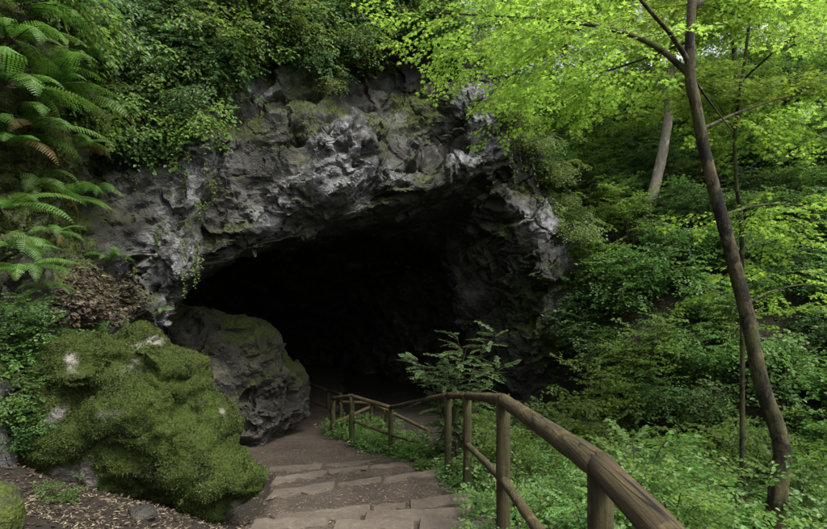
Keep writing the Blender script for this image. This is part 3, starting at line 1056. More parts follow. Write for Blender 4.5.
def make_shrub(name, tset, lmat, h, w, nstem, nspray, seed, label, cat='shrub', group=None, lo=.25, dn=.0, sc=(.75, 1.2)):
    r = np.random.default_rng(seed)
    root = bpy.data.objects.new(name, None); COL.objects.link(root)
    root['label'] = label; root['category'] = cat
    if group: root['group'] = group
    mb = MB(); pl = []
    for k in range(nstem):
        az = k / nstem * 6.283 + r.normal(0, .3)
        a = arc((r.normal(0, .04), r.normal(0, .04), -.05), az, h * r.uniform(.65, 1.05), w * r.uniform(.35, 1), 7, .5, r)
        mb.tube(a, np.linspace(.012 * h + .003, .003, 7), 5, 0, False)
        for q in range(nspray):
            f = lo + (1 - lo) * (q + r.random()) / nspray
            i = min(5, int(f * 6)); p = a[i] + (a[i + 1] - a[i]) * (f * 6 - i)
            aa = az + r.normal(0, 1.1) + (3.14 if r.random() < .2 else 0)
            d = (math.cos(aa), math.sin(aa), r.normal(.12 - dn, .22) + .4 * (f > .9))
            pl.append((r.integers(len(TP[tset])), rot_to(d, (r.normal(0, .15), r.normal(0, .15), 1), r.normal(0, .25)) * r.uniform(*sc), p))
    obj('stems', mb.mesh('stems', M['twig']), root)
    obj('foliage', stamp('foliage', TP[tset], pl, [M[lmat], M['twig']]), root)
    return root


def make_tree(name, tset, lmat, bark, h, r0, spread, start, nl, per, seed, label, lean=(0, 0), group=None, flat=.2, sc=(.8, 1.3)):
    r = np.random.default_rng(seed)
    root = bpy.data.objects.new(name, None); COL.objects.link(root)
    root['label'] = label; root['category'] = 'tree'
    if group: root['group'] = group
    n = 12
    s = np.linspace(0, 1, n)
    tr = np.stack((lean[0] * s ** 1.3 * h, lean[1] * s ** 1.3 * h, s * h - .3), 1)
    tr[1:] += r.normal(0, .012 * h, (n - 1, 3)).cumsum(0) * (.5, .5, 0)
    obj('trunk', MB().tube(tr, r0 * (1 - .85 * s) * (1 + .35 * np.exp(-s * 18)), 10, 0, True, .03, r).mesh('trunk', M[bark]), root)
    pl = []; first = True
    for k in range(nl):
        f = start + (1 - start) * (k + r.random() * .7) / nl
        i = min(n - 2, int(f * (n - 1))); p0 = tr[i] + (tr[i + 1] - tr[i]) * (f * (n - 1) - i)
        az = k * 2.4 + r.normal(0, .3)
        ln = spread * (1.05 - .65 * abs(f - start - .15) / (1 - start)) * r.uniform(.75, 1.15)
        m = 7; q = np.linspace(0, 1, m)
        lp = p0 + np.stack((math.cos(az) * ln * q, math.sin(az) * ln * q, ln * (.45 * q - .25 * q * q)), 1)
        lp[1:] += r.normal(0, .03 * ln, (m - 1, 3)).cumsum(0) * .6
        rr = r0 * (1 - .8 * f) * .42
        mb = MB().tube(lp, np.linspace(rr, .006, m), 6, 0, False)
        ends = []
        for b in range(6):
            g = .3 + .7 * (b + r.random()) / 6
            i2 = min(m - 2, int(g * (m - 1))); pb = lp[i2] + (lp[i2 + 1] - lp[i2]) * (g * (m - 1) - i2)
            ab = az + (1 if b % 2 else -1) * r.uniform(.5, 1.1)
            lb = ln * .45 * r.uniform(.6, 1.1)
            bp = pb + np.linspace(0, 1, 4)[:, None] * np.array((math.cos(ab) * lb, math.sin(ab) * lb, lb * r.normal(.05, .15)))
            mb.tube(bp, np.linspace(rr * .4 + .003, .004, 4), 4, 0, False)
            ends.append((bp, ab))
        obj('limb', mb.mesh('limb', M[bark]), root)
        for bp, ab in ends:
            for w in range(per):
                u = r.uniform(.1, 1); pp = bp[0] + (bp[-1] - bp[0]) * u + r.normal(0, .05, 3)
                a = ab + r.normal(0, .8)
                pl.append((r.integers(len(TP[tset])), rot_to((math.cos(a), math.sin(a), r.normal(-.05, flat)), (r.normal(0, .12), r.normal(0, .12), 1)) * r.uniform(*sc), pp))
    obj('crown', stamp('crown', TP[tset], pl, [M[lmat], M['twig']]), root)
    return root


FRD = stamp('frond', [frond(24, 1.0, .15, 1120, 1.3, .8)], [(0, np.eye(3), np.zeros(3))], [M['dryfern'], M['twig']])
FR = [stamp('frond', [frond(26, 1.0, .17, 1100 + k, a, l)], [(0, np.eye(3), np.zeros(3))], [M['fern'], M['twig']]) for k, (a, l) in enumerate(((.9, 1.15), (.6, .95), (1.2, 1.3), (.35, .8)))]


def fern(loc, size, n, seed, label, az0=0, span=6.283, tilt=0.0, group='ferns on the mossy bank'):
    """rosette of fronds; az0/span say which way they lean"""
    r = np.random.default_rng(seed)
    root = root_at('fern', loc, label, 'fern', group)
    for k in range(n):
        az = az0 + span * ((k + .5) / n - .5) + r.normal(0, .15)
        o = obj('frond', FRD if r.random() < .07 else FR[r.integers(len(FR))], root)
        sc = size * r.uniform(.7, 1.1)
        o.matrix_local = Matrix.Rotation(az, 4, 'Z') @ Matrix.Rotation(tilt + r.normal(0, .18), 4, 'Y') @ Matrix.Rotation(r.normal(0, .25), 4, 'X') @ Matrix.Diagonal((sc, sc, sc, 1))
    return root


EYEV = Vector((0, 0, EYE))


def hit(px, py, trees=None):
    """what the photo pixel's ray meets: point and normal on cliff, ground, path or boulder"""
    d = Vector(((px - CX) / FPX, 1, (HY - py) / FPX)).normalized()
    best = None
    for b in (trees or (BV, BG, BP, BB)):
        p, nn, _, ds = b.ray_cast(EYEV, d)
        if p is not None and (best is None or ds < best[2]): best = (p, nn, ds)
    return best


def put(proto, used, loc, rz, sc, label=None, group=None, tilt=(0, 0)):
    o = proto if not used.get(proto.name) else copy_tree(proto)
    used[proto.name] = True
    o.location = loc
    o.rotation_euler = (tilt[0], tilt[1], rz)
    o.scale = (sc,) * 3 if not hasattr(sc, '__len__') else sc
    if label: o['label'] = label
    if group: o['group'] = group
    return o


USED = {}

# ------------------------------------------------------------------ the leaning tree by the path and its canopy
def tree_from(name, tp, rad, limbs, pl, tset, lmat, bark, label, seed=0):
    base = np.array(tp[0]); r = np.random.default_rng(seed)
    root = root_at(name, base, label, 'tree')
    t = smooth_path(tp, 6); ra = np.interp(np.linspace(0, 1, len(t)), np.linspace(0, 1, len(rad)), rad)
    obj('trunk', MB().tube(t - base, ra, 18, 0, True, .05, r).mesh('trunk', M[bark]), root)
    for lp, r1, r2 in limbs:
        l = smooth_path(lp, 5)
        obj('limb', MB().tube(l - base, np.linspace(r1, r2, len(l)), 8, 0, True, .03, r).mesh('limb', M[bark]), root)
    if pl: obj('crown', stamp('crown', TP[tset], pl, [M[lmat], M['twig']], base), root)
    return root


D1 = 5.6
tp = [P(772, 590, D1), P(777, 500, D1), P(782, 455, D1), P(776, 425, D1), P(762, 385, D1), P(748, 320, D1), P(728, 240, D1), P(708, 165, D1), P(697, 110, D1), P(690, 72, D1), P(692, 0, D1), P(700, -120, D1 + .2), P(690, -300, D1 + .4)]
rad = [.14, .09, .08, .077, .073, .068, .063, .058, .054, .051, .043, .034, .02]
limbs = [([P(690, 75, D1), P(655, 46, D1 + .2), P(610, 29, D1 + .5), P(547, 19, D1 + .9), P(490, 16, D1 + 1.2), P(430, 12, D1 + 1.5)], .034, .008),
         ([P(691, 66, D1), P(672, 36, D1 - .1), P(645, 5, D1 - .3), P(600, -50, D1 - .4), P(520, -120, D1 - .3)], .028, .008),
         ([P(693, 78, D1), P(712, 105, D1 + .15), P(733, 132, D1 + .3)], .014, .006),
         ([P(692, 10, D1), P(730, -20, D1 + .4), P(790, -30, D1 + 1), P(880, -20, D1 + 1.6)], .03, .008),
         ([P(696, -60, D1 + .1), P(640, -70, D1 + 1), P(560, -60, D1 + 2.2), P(500, -30, D1 + 3)], .03, .008),
         ([P(697, -80, D1 + .1), P(740, -60, D1 + 1.2), P(760, -20, D1 + 2.4), P(790, 20, D1 + 3.4)], .03, .008),
         ([P(692, 40, D1), P(640, 60, D1 + 1.0), P(590, 75, D1 + 2.0), P(540, 80, D1 + 3.0)], .018, .006),
         ([P(722, 215, D1), P(760, 205, D1 + .6), P(800, 205, D1 + 1.3), P(850, 215, D1 + 1.8)], .014, .005),
         ([P(745, 305, D1), P(775, 290, D1 + .5), P(815, 285, D1 + 1.0), P(860, 300, D1 + 1.4)], .012, .005),
         ([P(700, 130, D1), P(745, 110, D1 + .8), P(800, 95, D1 + 1.6), P(860, 100, D1 + 2.2)], .018, .006)]
pl = []
r_ = np.random.default_rng(55)
for li, (lp, a, b) in enumerate(limbs):
    if li == 2: continue                      # bare twig
    l = smooth_path(lp, 8); n = len(l)
    for k in range(58 if li not in (7, 8) else 42):
        u = r_.uniform(.3, 1) * (n - 1); i = int(min(n - 2, u)); p = l[i] + (l[i + 1] - l[i]) * (u - i)
        d = l[i + 1] - l[i]; az = math.atan2(d[1], d[0]) + r_.normal(0, .9)
        off = r_.uniform(0, .9); p = p + np.array((math.cos(az) * off, math.sin(az) * off, r_.normal(-.05, .18)))
        if li in (0, 1): p = p + np.array((0, .15 + abs(r_.normal(0, .45)), .05))
        pl.append((r_.integers(4), rot_to((math.cos(az), math.sin(az), r_.normal(-.1, .22)), (r_.normal(0, .22), r_.normal(0, .22), 1)) * r_.uniform(.5, 1.15), p))
tree_from('leaning_tree', tp, rad, limbs, pl, 'maple', 'canopy', 'bark', 'slender leaning tree with mossy dark bark and forked limbs below the path', 3)

D2 = 7.2
b = P(742, 330, D2); zb = gz1(b[0], b[1])
tp = [np.array((b[0], b[1], zb - .1)), P(742, 250, D2), P(737, 190, D2), P(735, 132, D2), P(744, 65, D2), P(751, 0, D2), P(756, -120, D2)]
limbs = [([P(735, 132, D2), P(715, 100, D2), P(695, 82, D2)], .009, .004), ([P(738, 108, D2), P(770, 92, D2 + .3), P(815, 80, D2 + .6)], .009, .004), ([P(748, 20, D2), P(700, 5, D2 + .5), P(640, 10, D2 + 1)], .009, .004)]
pl = []
for lp, a, c in limbs + [([P(751, 0, D2), P(753, -60, D2), P(756, -120, D2)], 0, 0)]:
    l = smooth_path(lp, 6)
    for k in range(28):
        p = l[r_.integers(2, len(l))]; az = r_.uniform(0, 6.28)
        pl.append((r_.integers(4), rot_to((math.cos(az), math.sin(az), r_.normal(-.05, .15)), (0, 0, 1)) * r_.uniform(.7, 1.1), p + r_.normal(0, .12, 3)))
tree_from('thin_sapling', tp, [.03, .026, .024, .022, .019, .015, .006], limbs, pl, 'maple', 'canopy', 'bark', 'thin dark upright sapling stem just behind the leaning tree', 4)

D3 = 14.0
h3 = hit(645, 229, (BG,)); D3 = h3[0].y if h3 else 14.0
tp = [P(642, 245, D3), P(648, 215, D3), P(656, 182, D3), P(664, 145, D3), P(669, 110, D3), P(672, 60, D3), P(682, -40, D3), P(690, -140, D3)]
limbs = [([P(669, 100, D3), P(640, 60, D3 + .5), P(600, 40, D3 + 1)], .05, .01), ([P(673, 50, D3), P(710, 10, D3 - .5), P(740, 0, D3 - 1)], .05, .01)]
pl = []
for lp, a, c in limbs + [(tp[4:], 0, 0)]:
    l = smooth_path(lp, 6)
    for k in range(60):
        p = l[r_.integers(2, len(l))]; az = r_.uniform(0, 6.28)
        pl.append((r_.integers(3), rot_to((math.cos(az), math.sin(az), r_.normal(-.05, .15)), (0, 0, 1)) * r_.uniform(.7, 1.1), p + r_.normal(0, .5, 3)))
tree_from('pale_tree', tp, [.15, .13, .12, .112, .105, .09, .07, .04], limbs, pl, 'maplebig', 'canopy', 'palebark', 'tree with smooth pale trunk rooted on the wooded slope', 5)

# ------------------------------------------------------------------ wood behind, and unseen trees added behind the camera
WT = [make_tree('woodland_tree', 'maplebig', m, 'bark', h, r0, sp, st, nl, per, 1200 + k, 'x', lean, 'trees of the wood behind the cliff')
      for k, (m, h, r0, sp, st, nl, per, lean) in enumerate([('canopy', 9, .13, 3.0, .16, 13, 3, (.05, 0)), ('wood', 11, .16, 3.4, .22, 13, 3, (-.04, .02)), ('canopy', 7, .09, 2.6, .2, 12, 3, (.08, -.05)), ('wood', 8, .11, 2.8, .12, 13, 3, (0, 0))])]
spots = [(8.8, 14.5, 2), (5.5, 22, 0), (9.5, 21.5, 1), (13.5, 19.5, 0), (1.0, 21, 1), (7.5, 27, 1), (14.5, 25, 0), (3.5, 27, 0), (11.5, 29, 1), (20, 31, 0), (-1, 26, 1), (12, 35, 1), (6, 34, 0), (4.5, 24, 3), (5.6, 18.5, 2), (2.5, 19, 2), (-3, -5, 1), (-6, -9, 1)]  # last two: unseen trees added behind the camera to block sky light
WL = ['bright leafed woodland tree spreading low boughs on the slope', 'tall green woodland tree, on the upper slope or added unseen behind the camera', 'young yellow green tree among the taller wood', 'deep green low branching tree of the wood']
for x, y, k in spots:
    z = gz1(x, y)
    hc = BV.ray_cast(Vector((x, y, 12)), Vector((0, 0, -1)))[0]
    if hc is not None: z = max(z, hc.z)
    put(WT[k], USED, (x, y, z), r_.uniform(0, 6.28), r_.uniform(.85, 1.2), WL[k])

# ------------------------------------------------------------------ shrubs on the right hand slope and in the gully
SH = {
    'a': make_shrub('leafy_shrub', 'ovate', 'shrub', 1.1, .6, 8, 9, 1301, 'x'),
    'b': make_shrub('leafy_shrub', 'ovate', 'dark', 1.3, .7, 9, 8, 1302, 'x'),
    'c': make_shrub('leafy_shrub', 'small', 'shrub', .9, .6, 9, 14, 1303, 'x'),
    'd': make_shrub('maple_sapling', 'maple', 'wood', 1.6, .7, 6, 9, 1304, 'x', 'sapling', lo=.3, sc=(.6, .95)),
    'e': make_shrub('leafy_shrub', 'small', 'pale', .8, .55, 8, 13, 1305, 'x'),
    'f': make_shrub('pinnate_shrub', 'pin', 'shrub', 1.2, .55, 7, 16, 1306, 'x'),
}
SL = {k: ('', v) for k, v in {'a': 'broad leaved shrubs on the slope', 'b': 'dark shrubs on the slope', 'c': 'small leaved shrubs on the slope', 'd': 'saplings in the undergrowth', 'e': 'pale shrubs on the slope', 'f': 'feathery shrubs in the undergrowth'}.items()}
KIND = {'a': 'broad leaved green shrub', 'b': 'dark glossy leaved shrub', 'c': 'small leaved green shrub', 'd': 'maple sapling', 'e': 'pale grey green shrub', 'f': 'feathery leaved shrub'}


def where(x, y):
    """nearest thing one can find, and the phrase that names it"""
    for lx, ly, r, ph in ((P(772, 0, D1)[0], D1, 1.3, 'by the foot of the leaning tree'), (P(742, 0, D2)[0], D2, 1.0, 'beside the thin dark sapling'), (P(645, 0, D3)[0], D3, 2.2, 'below the pale trunk'), (P(452, 0, 8.6)[0], 8.6, 1.5, 'beside the pale feathery bush')):
        if math.hypot(x - lx, y - ly) < r: return ph
    if x < 2.1 and y < 8: return 'just outside the log handrail'
    if x < 4.6 and y > 8.5: return 'at the foot of the cliff right of the cave'
    if y < 6.2: return 'low in the gully between handrail and leaning tree'
    if y < 9.5: return 'in the gully behind the leaning tree'
    if y < 12.5: return 'on the lower wooded slope'
    if y < 15.5: return 'halfway up the wooded slope'
    return 'high on the wooded slope under the trees'


def size_word(v, a, b): return 'small' if v < a else 'tall' if v > b else 'mid sized'


pts = []
r2 = np.random.default_rng(77)
for x in np.arange(1.2, 15, .62):
    for y in np.arange(2.6, 21, .72):
        xx, yy = x + r2.normal(0, .2), y + r2.normal(0, .22)
        if xx / yy > .86 + .6 / yy: continue                     # the photo shows nothing of it
        if yy > 10.5 and xx < 3.4: continue
        if abs(xx - .66) < .45 and yy < 7.5: continue
        if xx < 1.9 and yy < 3.6: continue
        if .52 < xx / yy < .82 and yy < D1 + .4: continue            # nothing tall stands before the leaning trunk
        if yy > 16.5 and r2.random() < .4: continue
        pts.append((xx, yy))
for xx, yy in pts:
    z = gz1(xx, yy)
    if BV.ray_cast(Vector((xx, yy, 12)), Vector((0, 0, -1)))[0] is not None:
        z = max(z, BV.ray_cast(Vector((xx, yy, 12)), Vector((0, 0, -1)))[0].z)
    u = r2.random()
    if yy < 8:
        k = 'd' if u < .34 else 'a' if u < .55 else 'f' if u < .75 else 'c'
    else:
        k = 'b' if u < .2 else 'c' if u < .42 else 'e' if u < .55 else 'a' if u < .75 else 'd'
    s = r2.uniform(.65, 1.05) * (.75 if yy < 4.5 else 1) * (.7 if xx < 2 and yy > 4.5 else 1)
    put(SH[k], USED, (xx, yy, z - .03), r2.uniform(0, 6.28), s, f'{size_word(s, .72, .93)} {KIND[k]} {where(xx, yy)}', SL[k][1])
print('shrubs', len(pts))

# the pale feathery bush by the handrail
eb = make_shrub('elder_bush', 'pin', 'pale', 2.25, .95, 13, 28, 1401, 'tall pale feathery bush rising behind the handrail against the dark cave', 'bush', lo=.2, sc=(.65, 1.1))
x, y = P(452, 0, 8.6)[:2]
eb.location = (x, y, gz1(x, y) - .05)

# low plants under the railings and along the path edge
HB = [make_shrub('low_plant', t, m, .3, .28, 7, 5, 1410 + k, 'x', 'plant', lo=.2, sc=s) for k, (t, m, s) in enumerate((('herb', 'shrub', (.7, 1.1)), ('herb', 'fern', (.7, 1.2)), ('small', 'shrub', (.4, .7))))]
HL = ['low leafy green plant at the path edge under the railing', 'low bright green plant at the path edge', 'low fine leaved plant at the path edge']
for k in range(150):
    y = r2.uniform(4.0, 13)
    ed = np.interp(y, [4, 7, 7.8, 10.4, 11, 11.9, 13], [.68, .62, .4, -.45, -1.2, -1.75, -1.6])
    x = ed + abs(r2.normal(0, .55)) + .05
    if x > 2.2: continue
    q = r2.integers(3)
    put(HB[q], USED, (x, y, gz1(x, y) - .02), r2.uniform(0, 6.28), r2.uniform(.6, 1.15), HL[q], 'low plants along the path edge')

# ------------------------------------------------------------------ cliff plants
VN = []
for k, (L, lf, sd) in enumerate(((1.3, .045, 4), (.9, .05, 4), (1.7, .042, 4), (.6, .05, 4))):
    VN.append(obj('hanging_vine', stamp('hanging_vine', [strand(L, lf, 1500 + k, 'ovate', sd, .04)], [(0, np.eye(3), np.zeros(3))], [M['vine'], M['twig']]), None, 'x', 'vine', 'vines hanging on the cliff'))
VL = ['thin leafy hanging vine', 'short bushy hanging vine', 'long trailing vine', 'short tuft of vine']
CS = [make_shrub('cliff_shrub', 'small', 'vine', .7, .9, 7, 9, 1520, 'x', lo=.1, dn=.35, sc=(.9, 1.5)),
      make_shrub('cliff_shrub', 'ovate', 'wood', .7, 1.0, 7, 6, 1521, 'x', lo=.1, dn=.25, sc=(.9, 1.4)),
      make_shrub('cliff_shrub', 'ovate', 'dark', .7, 1.0, 7, 6, 1522, 'x', lo=.1, dn=.3, sc=(.8, 1.3))]
CLB = ['fine leaved hanging shrub', 'fresh green overhanging shrub', 'dark leaved clinging shrub']


def on_cliff(px, py, proto, sc, label, group, out=.03, lay=0.0):
    h = hit(px, py, (BV,))
    if h is None: return None
    p, n, _ = h
    az = math.atan2(n.y, n.x)
    reg = 'above the arch' if py < 60 and px > 230 else 'on the left bank above the ferns' if px < 150 else 'on the pale rock pillar left of the arch' if px < 230 else 'on the rock right of the cave' if px > 500 else 'on the face of the arch'
    sz = float(sc); label = f"{'small ' if sz < .7 else 'full ' if sz > .9 else ''}{label} {reg}"
    o = put(proto, USED, p + n * out, az + 1.571, sc, label, group, (lay, 0))
    return o


r3 = np.random.default_rng(91)
def band(poly, n):
    """random pixels inside a polygon of the photo"""
    poly = np.array(poly, float); out = []
    lo, hi = poly.min(0), poly.max(0)
    while len(out) < n:
        q = r3.uniform(lo, hi, (64, 2)); q = q[poly_sd(q, poly) < 0]
        out += q.tolist()
    return out[:n]


for px, py in band([(200, 0), (560, 0), (560, 110), (520, 100), (480, 75), (430, 50), (390, 35), (340, 70), (300, 55), (240, 60), (200, 70)], 150):
    k = r3.choice([0, 1, 1, 2]); on_cliff(px, py, CS[k], r3.uniform(.6, 1.1), CLB[k], 'shrubs growing on the cliff', .0, .5)
for px, py in band([(60, 0), (220, 0), (225, 110), (205, 150), (130, 170), (90, 140)], 52):
    k = r3.choice([2, 2, 1]); on_cliff(px, py, CS[k], r3.uniform(.6, .95), CLB[k], 'shrubs growing on the cliff', .0, .6)
for px, py in band([(290, 10), (370, 10), (375, 60), (330, 110), (300, 60)], 14):
    k = r3.choice([2, 0]); on_cliff(px, py, CS[k], r3.uniform(.5, .8), CLB[k], 'shrubs growing on the cliff', .0, .7)
for px, py in band([(500, 110), (545, 110), (600, 260), (605, 360), (560, 350), (580, 280), (555, 200)], 34):
    k = r3.choice([0, 1, 2]); on_cliff(px, py, CS[k], r3.uniform(.5, .9), CLB[k], 'shrubs growing on the cliff', .0, .4)
for px, py in band([(190, 40), (300, 20), (400, 50), (510, 90), (540, 170), (500, 130), (440, 90), (360, 100), (280, 120), (200, 150)], 34):
    k = int(r3.integers(4)); on_cliff(px, py, VN[k], r3.uniform(.4, .75), VL[k], 'vines hanging on the cliff', .02)
for px, py in band([(130, 130), (215, 90), (215, 200), (200, 300), (140, 300)], 30):
    k = int(r3.choice([1, 3])); on_cliff(px, py, VN[k], r3.uniform(.5, .9), VL[k], 'vines hanging on the cliff', .02)

# ferns of the left bank
FERN = [(40, 95, 1.05, 13, 'big fern with a full crown of long fronds high on the mossy bank'), (108, 262, .55, 13, 'upright fern with stiff fronds above the heap of dead leaves'),
        (8, 40, .9, 8, None), (85, 25, .8, 8, None), (10, 150, .95, 9, None), (0, 215, .9, 8, None), (75, 150, .7, 8, None), (120, 75, .8, 8, None), (30, 190, .8, 8, None),
        (150, 40, .7, 8, None), (90, 190, .6, 7, None), (20, 270, .6, 8, None), (60, 60, .9, 8, None), (20, 10, 1.0, 9, None), (50, 5, 1.0, 8, None), (110, 5, .9, 8, None), (140, 90, .8, 8, None), (100, 110, .9, 9, None), (5, 85, 1.1, 9, None), (30, 130, .9, 8, None), (60, 200, .7, 8, None), (5, 250, .7, 8, None), (40, 290, .45, 7, None), (110, 160, .6, 8, None), (160, 100, .6, 7, None), (70, 100, 1.0, 9, None), (180, 20, .7, 8, None), (130, 30, .8, 8, None), (15, 310, .5, 7, None), (130, 330, .35, 7, None), (160, 310, .3, 6, None), (50, 235, .5, 7, None)]
for k, (px, py, sz, n, lb) in enumerate(FERN):
    h = hit(px, py, (BV, BG))
    if h is None: continue
    p, nn, _ = h
    az = math.atan2(nn.y, nn.x)
    az = math.atan2(-.35, .95) * .6 + az * .4 if abs(az) < 2 else -.3
    fern(p + nn * .03, sz, n, 1600 + k, lb or f"{'small' if sz < .65 else 'large' if sz > .85 else 'mid sized'} fern with {'drooping' if py < 200 else 'spreading'} fronds {'beside the big crowned fern' if math.hypot(px - 40, py - 95) < 65 else 'high on the cliff left of the arch' if px > 95 and py < 120 else 'near the upright fern' if math.hypot(px - 108, py - 262) < 75 else 'at the top of the mossy bank' if py < 60 else 'low on the mossy bank'}", az, 3.6 if k != 1 else 6.0, .35 if k not in (0, 1) else 0.05)

# leafy plants left of the boulder
for px, py, s, k, lb in ((12, 372, .5, 'a', 'broad leaved plant on the bank beside the mossy boulder'), (38, 348, .42, 'b', 'dark leafy plant touching the top edge of the mossy boulder'), (0, 420, .45, 'a', 'broad leaved plant low on the bank left of the mossy boulder'), (5, 340, .4, 'b', 'dark leafy plant on the bank below the hanging ferns'), (90, 330, .25, 'c', 'tiny leaved plant between mossy boulder and dead leaf heap'), (18, 450, .35, 'b', 'dark small plant at the lower left foot of the mossy boulder'), (60, 500, .2, 'a', 'tiny broad leaved plant among the dead leaves before the boulder')):
    h = hit(px, py, (BV, BG, BB))
    if h: put(SH[k], USED, h[0] - Vector((0, 0, .1)), r3.uniform(0, 6), s, lb, 'plants on the left bank')

# ------------------------------------------------------------------ moss, litter and ground cover
def scatter(V, Q, w, n, r):
    a = .5 * np.linalg.norm(np.cross(V[Q[:, 2]] - V[Q[:, 0]], V[Q[:, 3]] - V[Q[:, 1]]), axis=1)
    wf = a * w[Q].mean(1)
    f = r.choice(len(Q), n, p=wf / wf.sum())
    u, v = r.random(n)[:, None], r.random(n)[:, None]
    q = V[Q[f]]
    return (q[:, 0] * (1 - u) + q[:, 1] * u) * (1 - v) + (q[:, 3] * (1 - u) + q[:, 2] * u) * v, f


def leaves_mesh(name, kind, pos, d, up, L, W, mats):
    v, t = LEAF[kind]
    d = d / np.linalg.norm(d, axis=1)[:, None]
    y = np.cross(up, d); y /= np.linalg.norm(y, axis=1)[:, None] + 1e-9
    z = np.cross(d, y)
    L = L[:, None, None]
    vv = pos[:, None] + v[None, :, :1] * L * d[:, None] + v[None, :, 1:2] * L * W * y[:, None] + v[None, :, 2:] * L * z[:, None]
    tt = t[None] + (np.arange(len(pos)) * len(v))[:, None, None]
    return new_mesh(name, vv.reshape(-1, 3), [tt.reshape(-1, 3)], mats)


rm = np.random.default_rng(321)
n = 125000
lum = sstep(-.5, .5, fbm(bV * 5, 431, 2))
pos, f = scatter(bV, bQ, np.clip(bM - .15, 0, 1) * (.25 + .75 * sstep(-.35, .3, fbm(bV * 3, 461, 2))) * (bV[:, 2] > -.75), n, rm)
nn = bN[bQ[f, 0]]
d = nn * .35 + rm.normal(0, .55, (n, 3)) + np.array((0, 0, -.25))
me = leaves_mesh('moss', 'blade', pos - bB, d, nn + rm.normal(0, .4, (n, 3)), rm.uniform(.008, .021, n) * (1 + .8 * sstep(0, .5, fbm(pos * 6, 451, 2))), 1.0, [M['moss']])
obj('moss', me, b1, kind='stuff')

wl_ = moss_a * (V[:, 0] < -2.9) * (V[:, 1] < 10) * (V[:, 1] > 4) * (V[:, 2] < 7)
pos, f = scatter(V, Q, np.clip(wl_ - .3, 0, 1), 38000, rm)
nn = N[Q[f, 0]]; n = len(pos)
d = nn * .5 + rm.normal(0, .4, (n, 3)) + np.array((0, 0, -.6))
obj('moss', leaves_mesh('moss', 'blade', pos, d, nn + rm.normal(0, .4, (n, 3)), rm.uniform(.02, .06, n), .9, [M['moss']]), cliff, kind='stuff')
wl_ = np.clip(moss_a - .35, 0, 1) * (V[:, 0] > -2.9) * (V[:, 1] < 15) * (V[:, 2] > .3)
pos, f = scatter(V, Q, wl_, 32000, rm)
nn = N[Q[f, 0]]; n = len(pos)
d = nn * .4 + rm.normal(0, .4, (n, 3)) + np.array((0, 0, -.6))
obj('moss', leaves_mesh('moss', 'blade', pos, d, nn + rm.normal(0, .4, (n, 3)), rm.uniform(.02, .07, n), .8, [M['moss']]), cliff, kind='stuff')


def drop(x, y):
    return gz1(x, y)


def litter(name, n, gen, kind, L, W, mat, label, cat, lift=.008):
    pos = []
    while len(pos) < n:
        x, y = gen()
        z = drop(x, y)
        pos.append((x, y, z + lift))
    pos = np.array(pos); a = rm.uniform(0, 6.28, n)
    d = np.stack((np.cos(a), np.sin(a), rm.normal(0, .22, n)), 1)
    up = np.stack((rm.normal(0, .35, n), rm.normal(0, .35, n), np.ones(n)), 1)
    return obj(name, leaves_mesh(name, kind, pos, d, up, rm.uniform(*L, n), W, [mat]), None, label, cat, kind='stuff')


litter('fallen_catkins', 9000, lambda: (rm.uniform(-2.9, .8), 3.7 + 7 * rm.random() ** 2.2), 'blade', (.014, .042), .6, M['seed'], 'scattered pale catkins and leaf bits on the earth path', 'litter')
litter('leaf_litter', 3000, lambda: (-1.3 - 3.2 * rm.random() ** .9, rm.uniform(3.4, 5.6)), 'ovate', (.02, .06), .7, M['litter'], 'brown dead leaves strewn on the bank left of the steps', 'dead leaves')
litter('leaf_litter', 5000, lambda: (rm.uniform(.8, 7), rm.uniform(2.5, 14)), 'ovate', (.04, .09), .8, M['litter'], 'brown dead leaves under the shrubs of the slope', 'dead leaves')
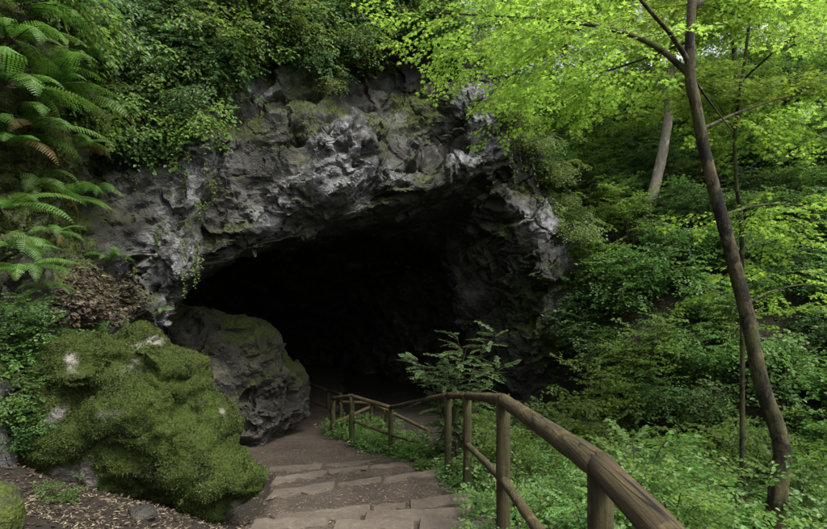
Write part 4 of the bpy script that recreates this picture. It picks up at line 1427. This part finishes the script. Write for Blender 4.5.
# heap of dead leaves on the ledge
pp_ = []
for px, py in band([(40, 310), (75, 265), (130, 270), (150, 300), (120, 325), (60, 325)], 2600):
    h = hit(px, py, (BV, BG))
    if h and h[1].z > -.2: pp_.append(h[0] + h[1] * .02)
pp_ = np.array([tuple(p) for p in pp_]); n = len(pp_); a = rm.uniform(0, 6.28, n)
obj('dead_leaf_heap', leaves_mesh('dead_leaf_heap', 'ovate', pp_, np.stack((np.cos(a), np.sin(a), rm.normal(-.2, .3, n)), 1), np.stack((rm.normal(.3, .4, n), rm.normal(-.3, .4, n), np.ones(n)), 1), rm.uniform(.025, .09, n), .6, [M['litter']]), None, 'heap of brown dead leaves on the bank below the upright fern', 'dead leaves', kind='stuff')

# ground cover of the slope, too dense to count
gp = []
while len(gp) < 2700:
    y = rm.uniform(2.6, 18); x = rm.uniform(.9, min(15, .86 * y + 1.2))
    if y > 10.5 and x < 3.2: continue
    gp.append((rm.integers(3), None, (x, y, gz1(x, y))))
pl = []
for k, _, p in gp:
    a = rm.uniform(0, 6.28)
    pl.append((k, rot_to((math.cos(a), math.sin(a), rm.uniform(.2, 1.2)), (0, 0, 1)) * rm.uniform(.7, 1.5), p))
obj('ground_cover', stamp('ground_cover', TP['herb'], pl, [M['shrub'], M['twig']]), None, 'dense low green ground cover over the wooded slope', 'ground cover', kind='stuff')

# small stones
def stone(loc, size, seed, label, mat, moss=0.0):
    r = np.random.default_rng(seed)
    g = np.linspace(-1.4, 1.4, 19)
    X = np.stack(np.meshgrid(g, g, g, indexing='ij'), -1)
    F = np.sqrt((X ** 2).sum(-1)) - 1 + .28 * vnoise(X.reshape(-1, 3) * 1.1 + seed, seed).reshape(X.shape[:3])
    v, q = surface_nets(F, (-1.4,) * 3, g[1] - g[0])
    v, q = subdiv(laplace(v, q, 1, .5), q)
    v = v + vnormals(v, q) * (.06 * fbm(v * 3, seed, 3))[:, None]
    o = obj('stone', new_mesh('stone', v * np.array(size), [q], mat, smooth=True, attrs={'moss': np.full(len(v), moss)}), None, label, 'stone', loc=loc)
    return o


h = hit(138, 520, (BG, BP)); stone(h[0] + Vector((0, .05, .02)), (.11, .09, .06), 5, 'small flat grey stone on the earth before the mossy boulder', M['rock2'])
h = hit(2, 527, (BG, BP)); stone(h[0] + Vector((-.1, 0, .05)), (.2, .22, .22), 6, 'small moss covered stone at the edge of the bank', M['rock2'], 1.0)
sdl = make_shrub('seedling', 'herb', 'fern', .16, .1, 3, 3, 1700, 'small green seedling sprouting in front of the mossy boulder', 'plant', sc=(.5, .8))
h = hit(163, 492, (BG, BP)); sdl.location = h[0]
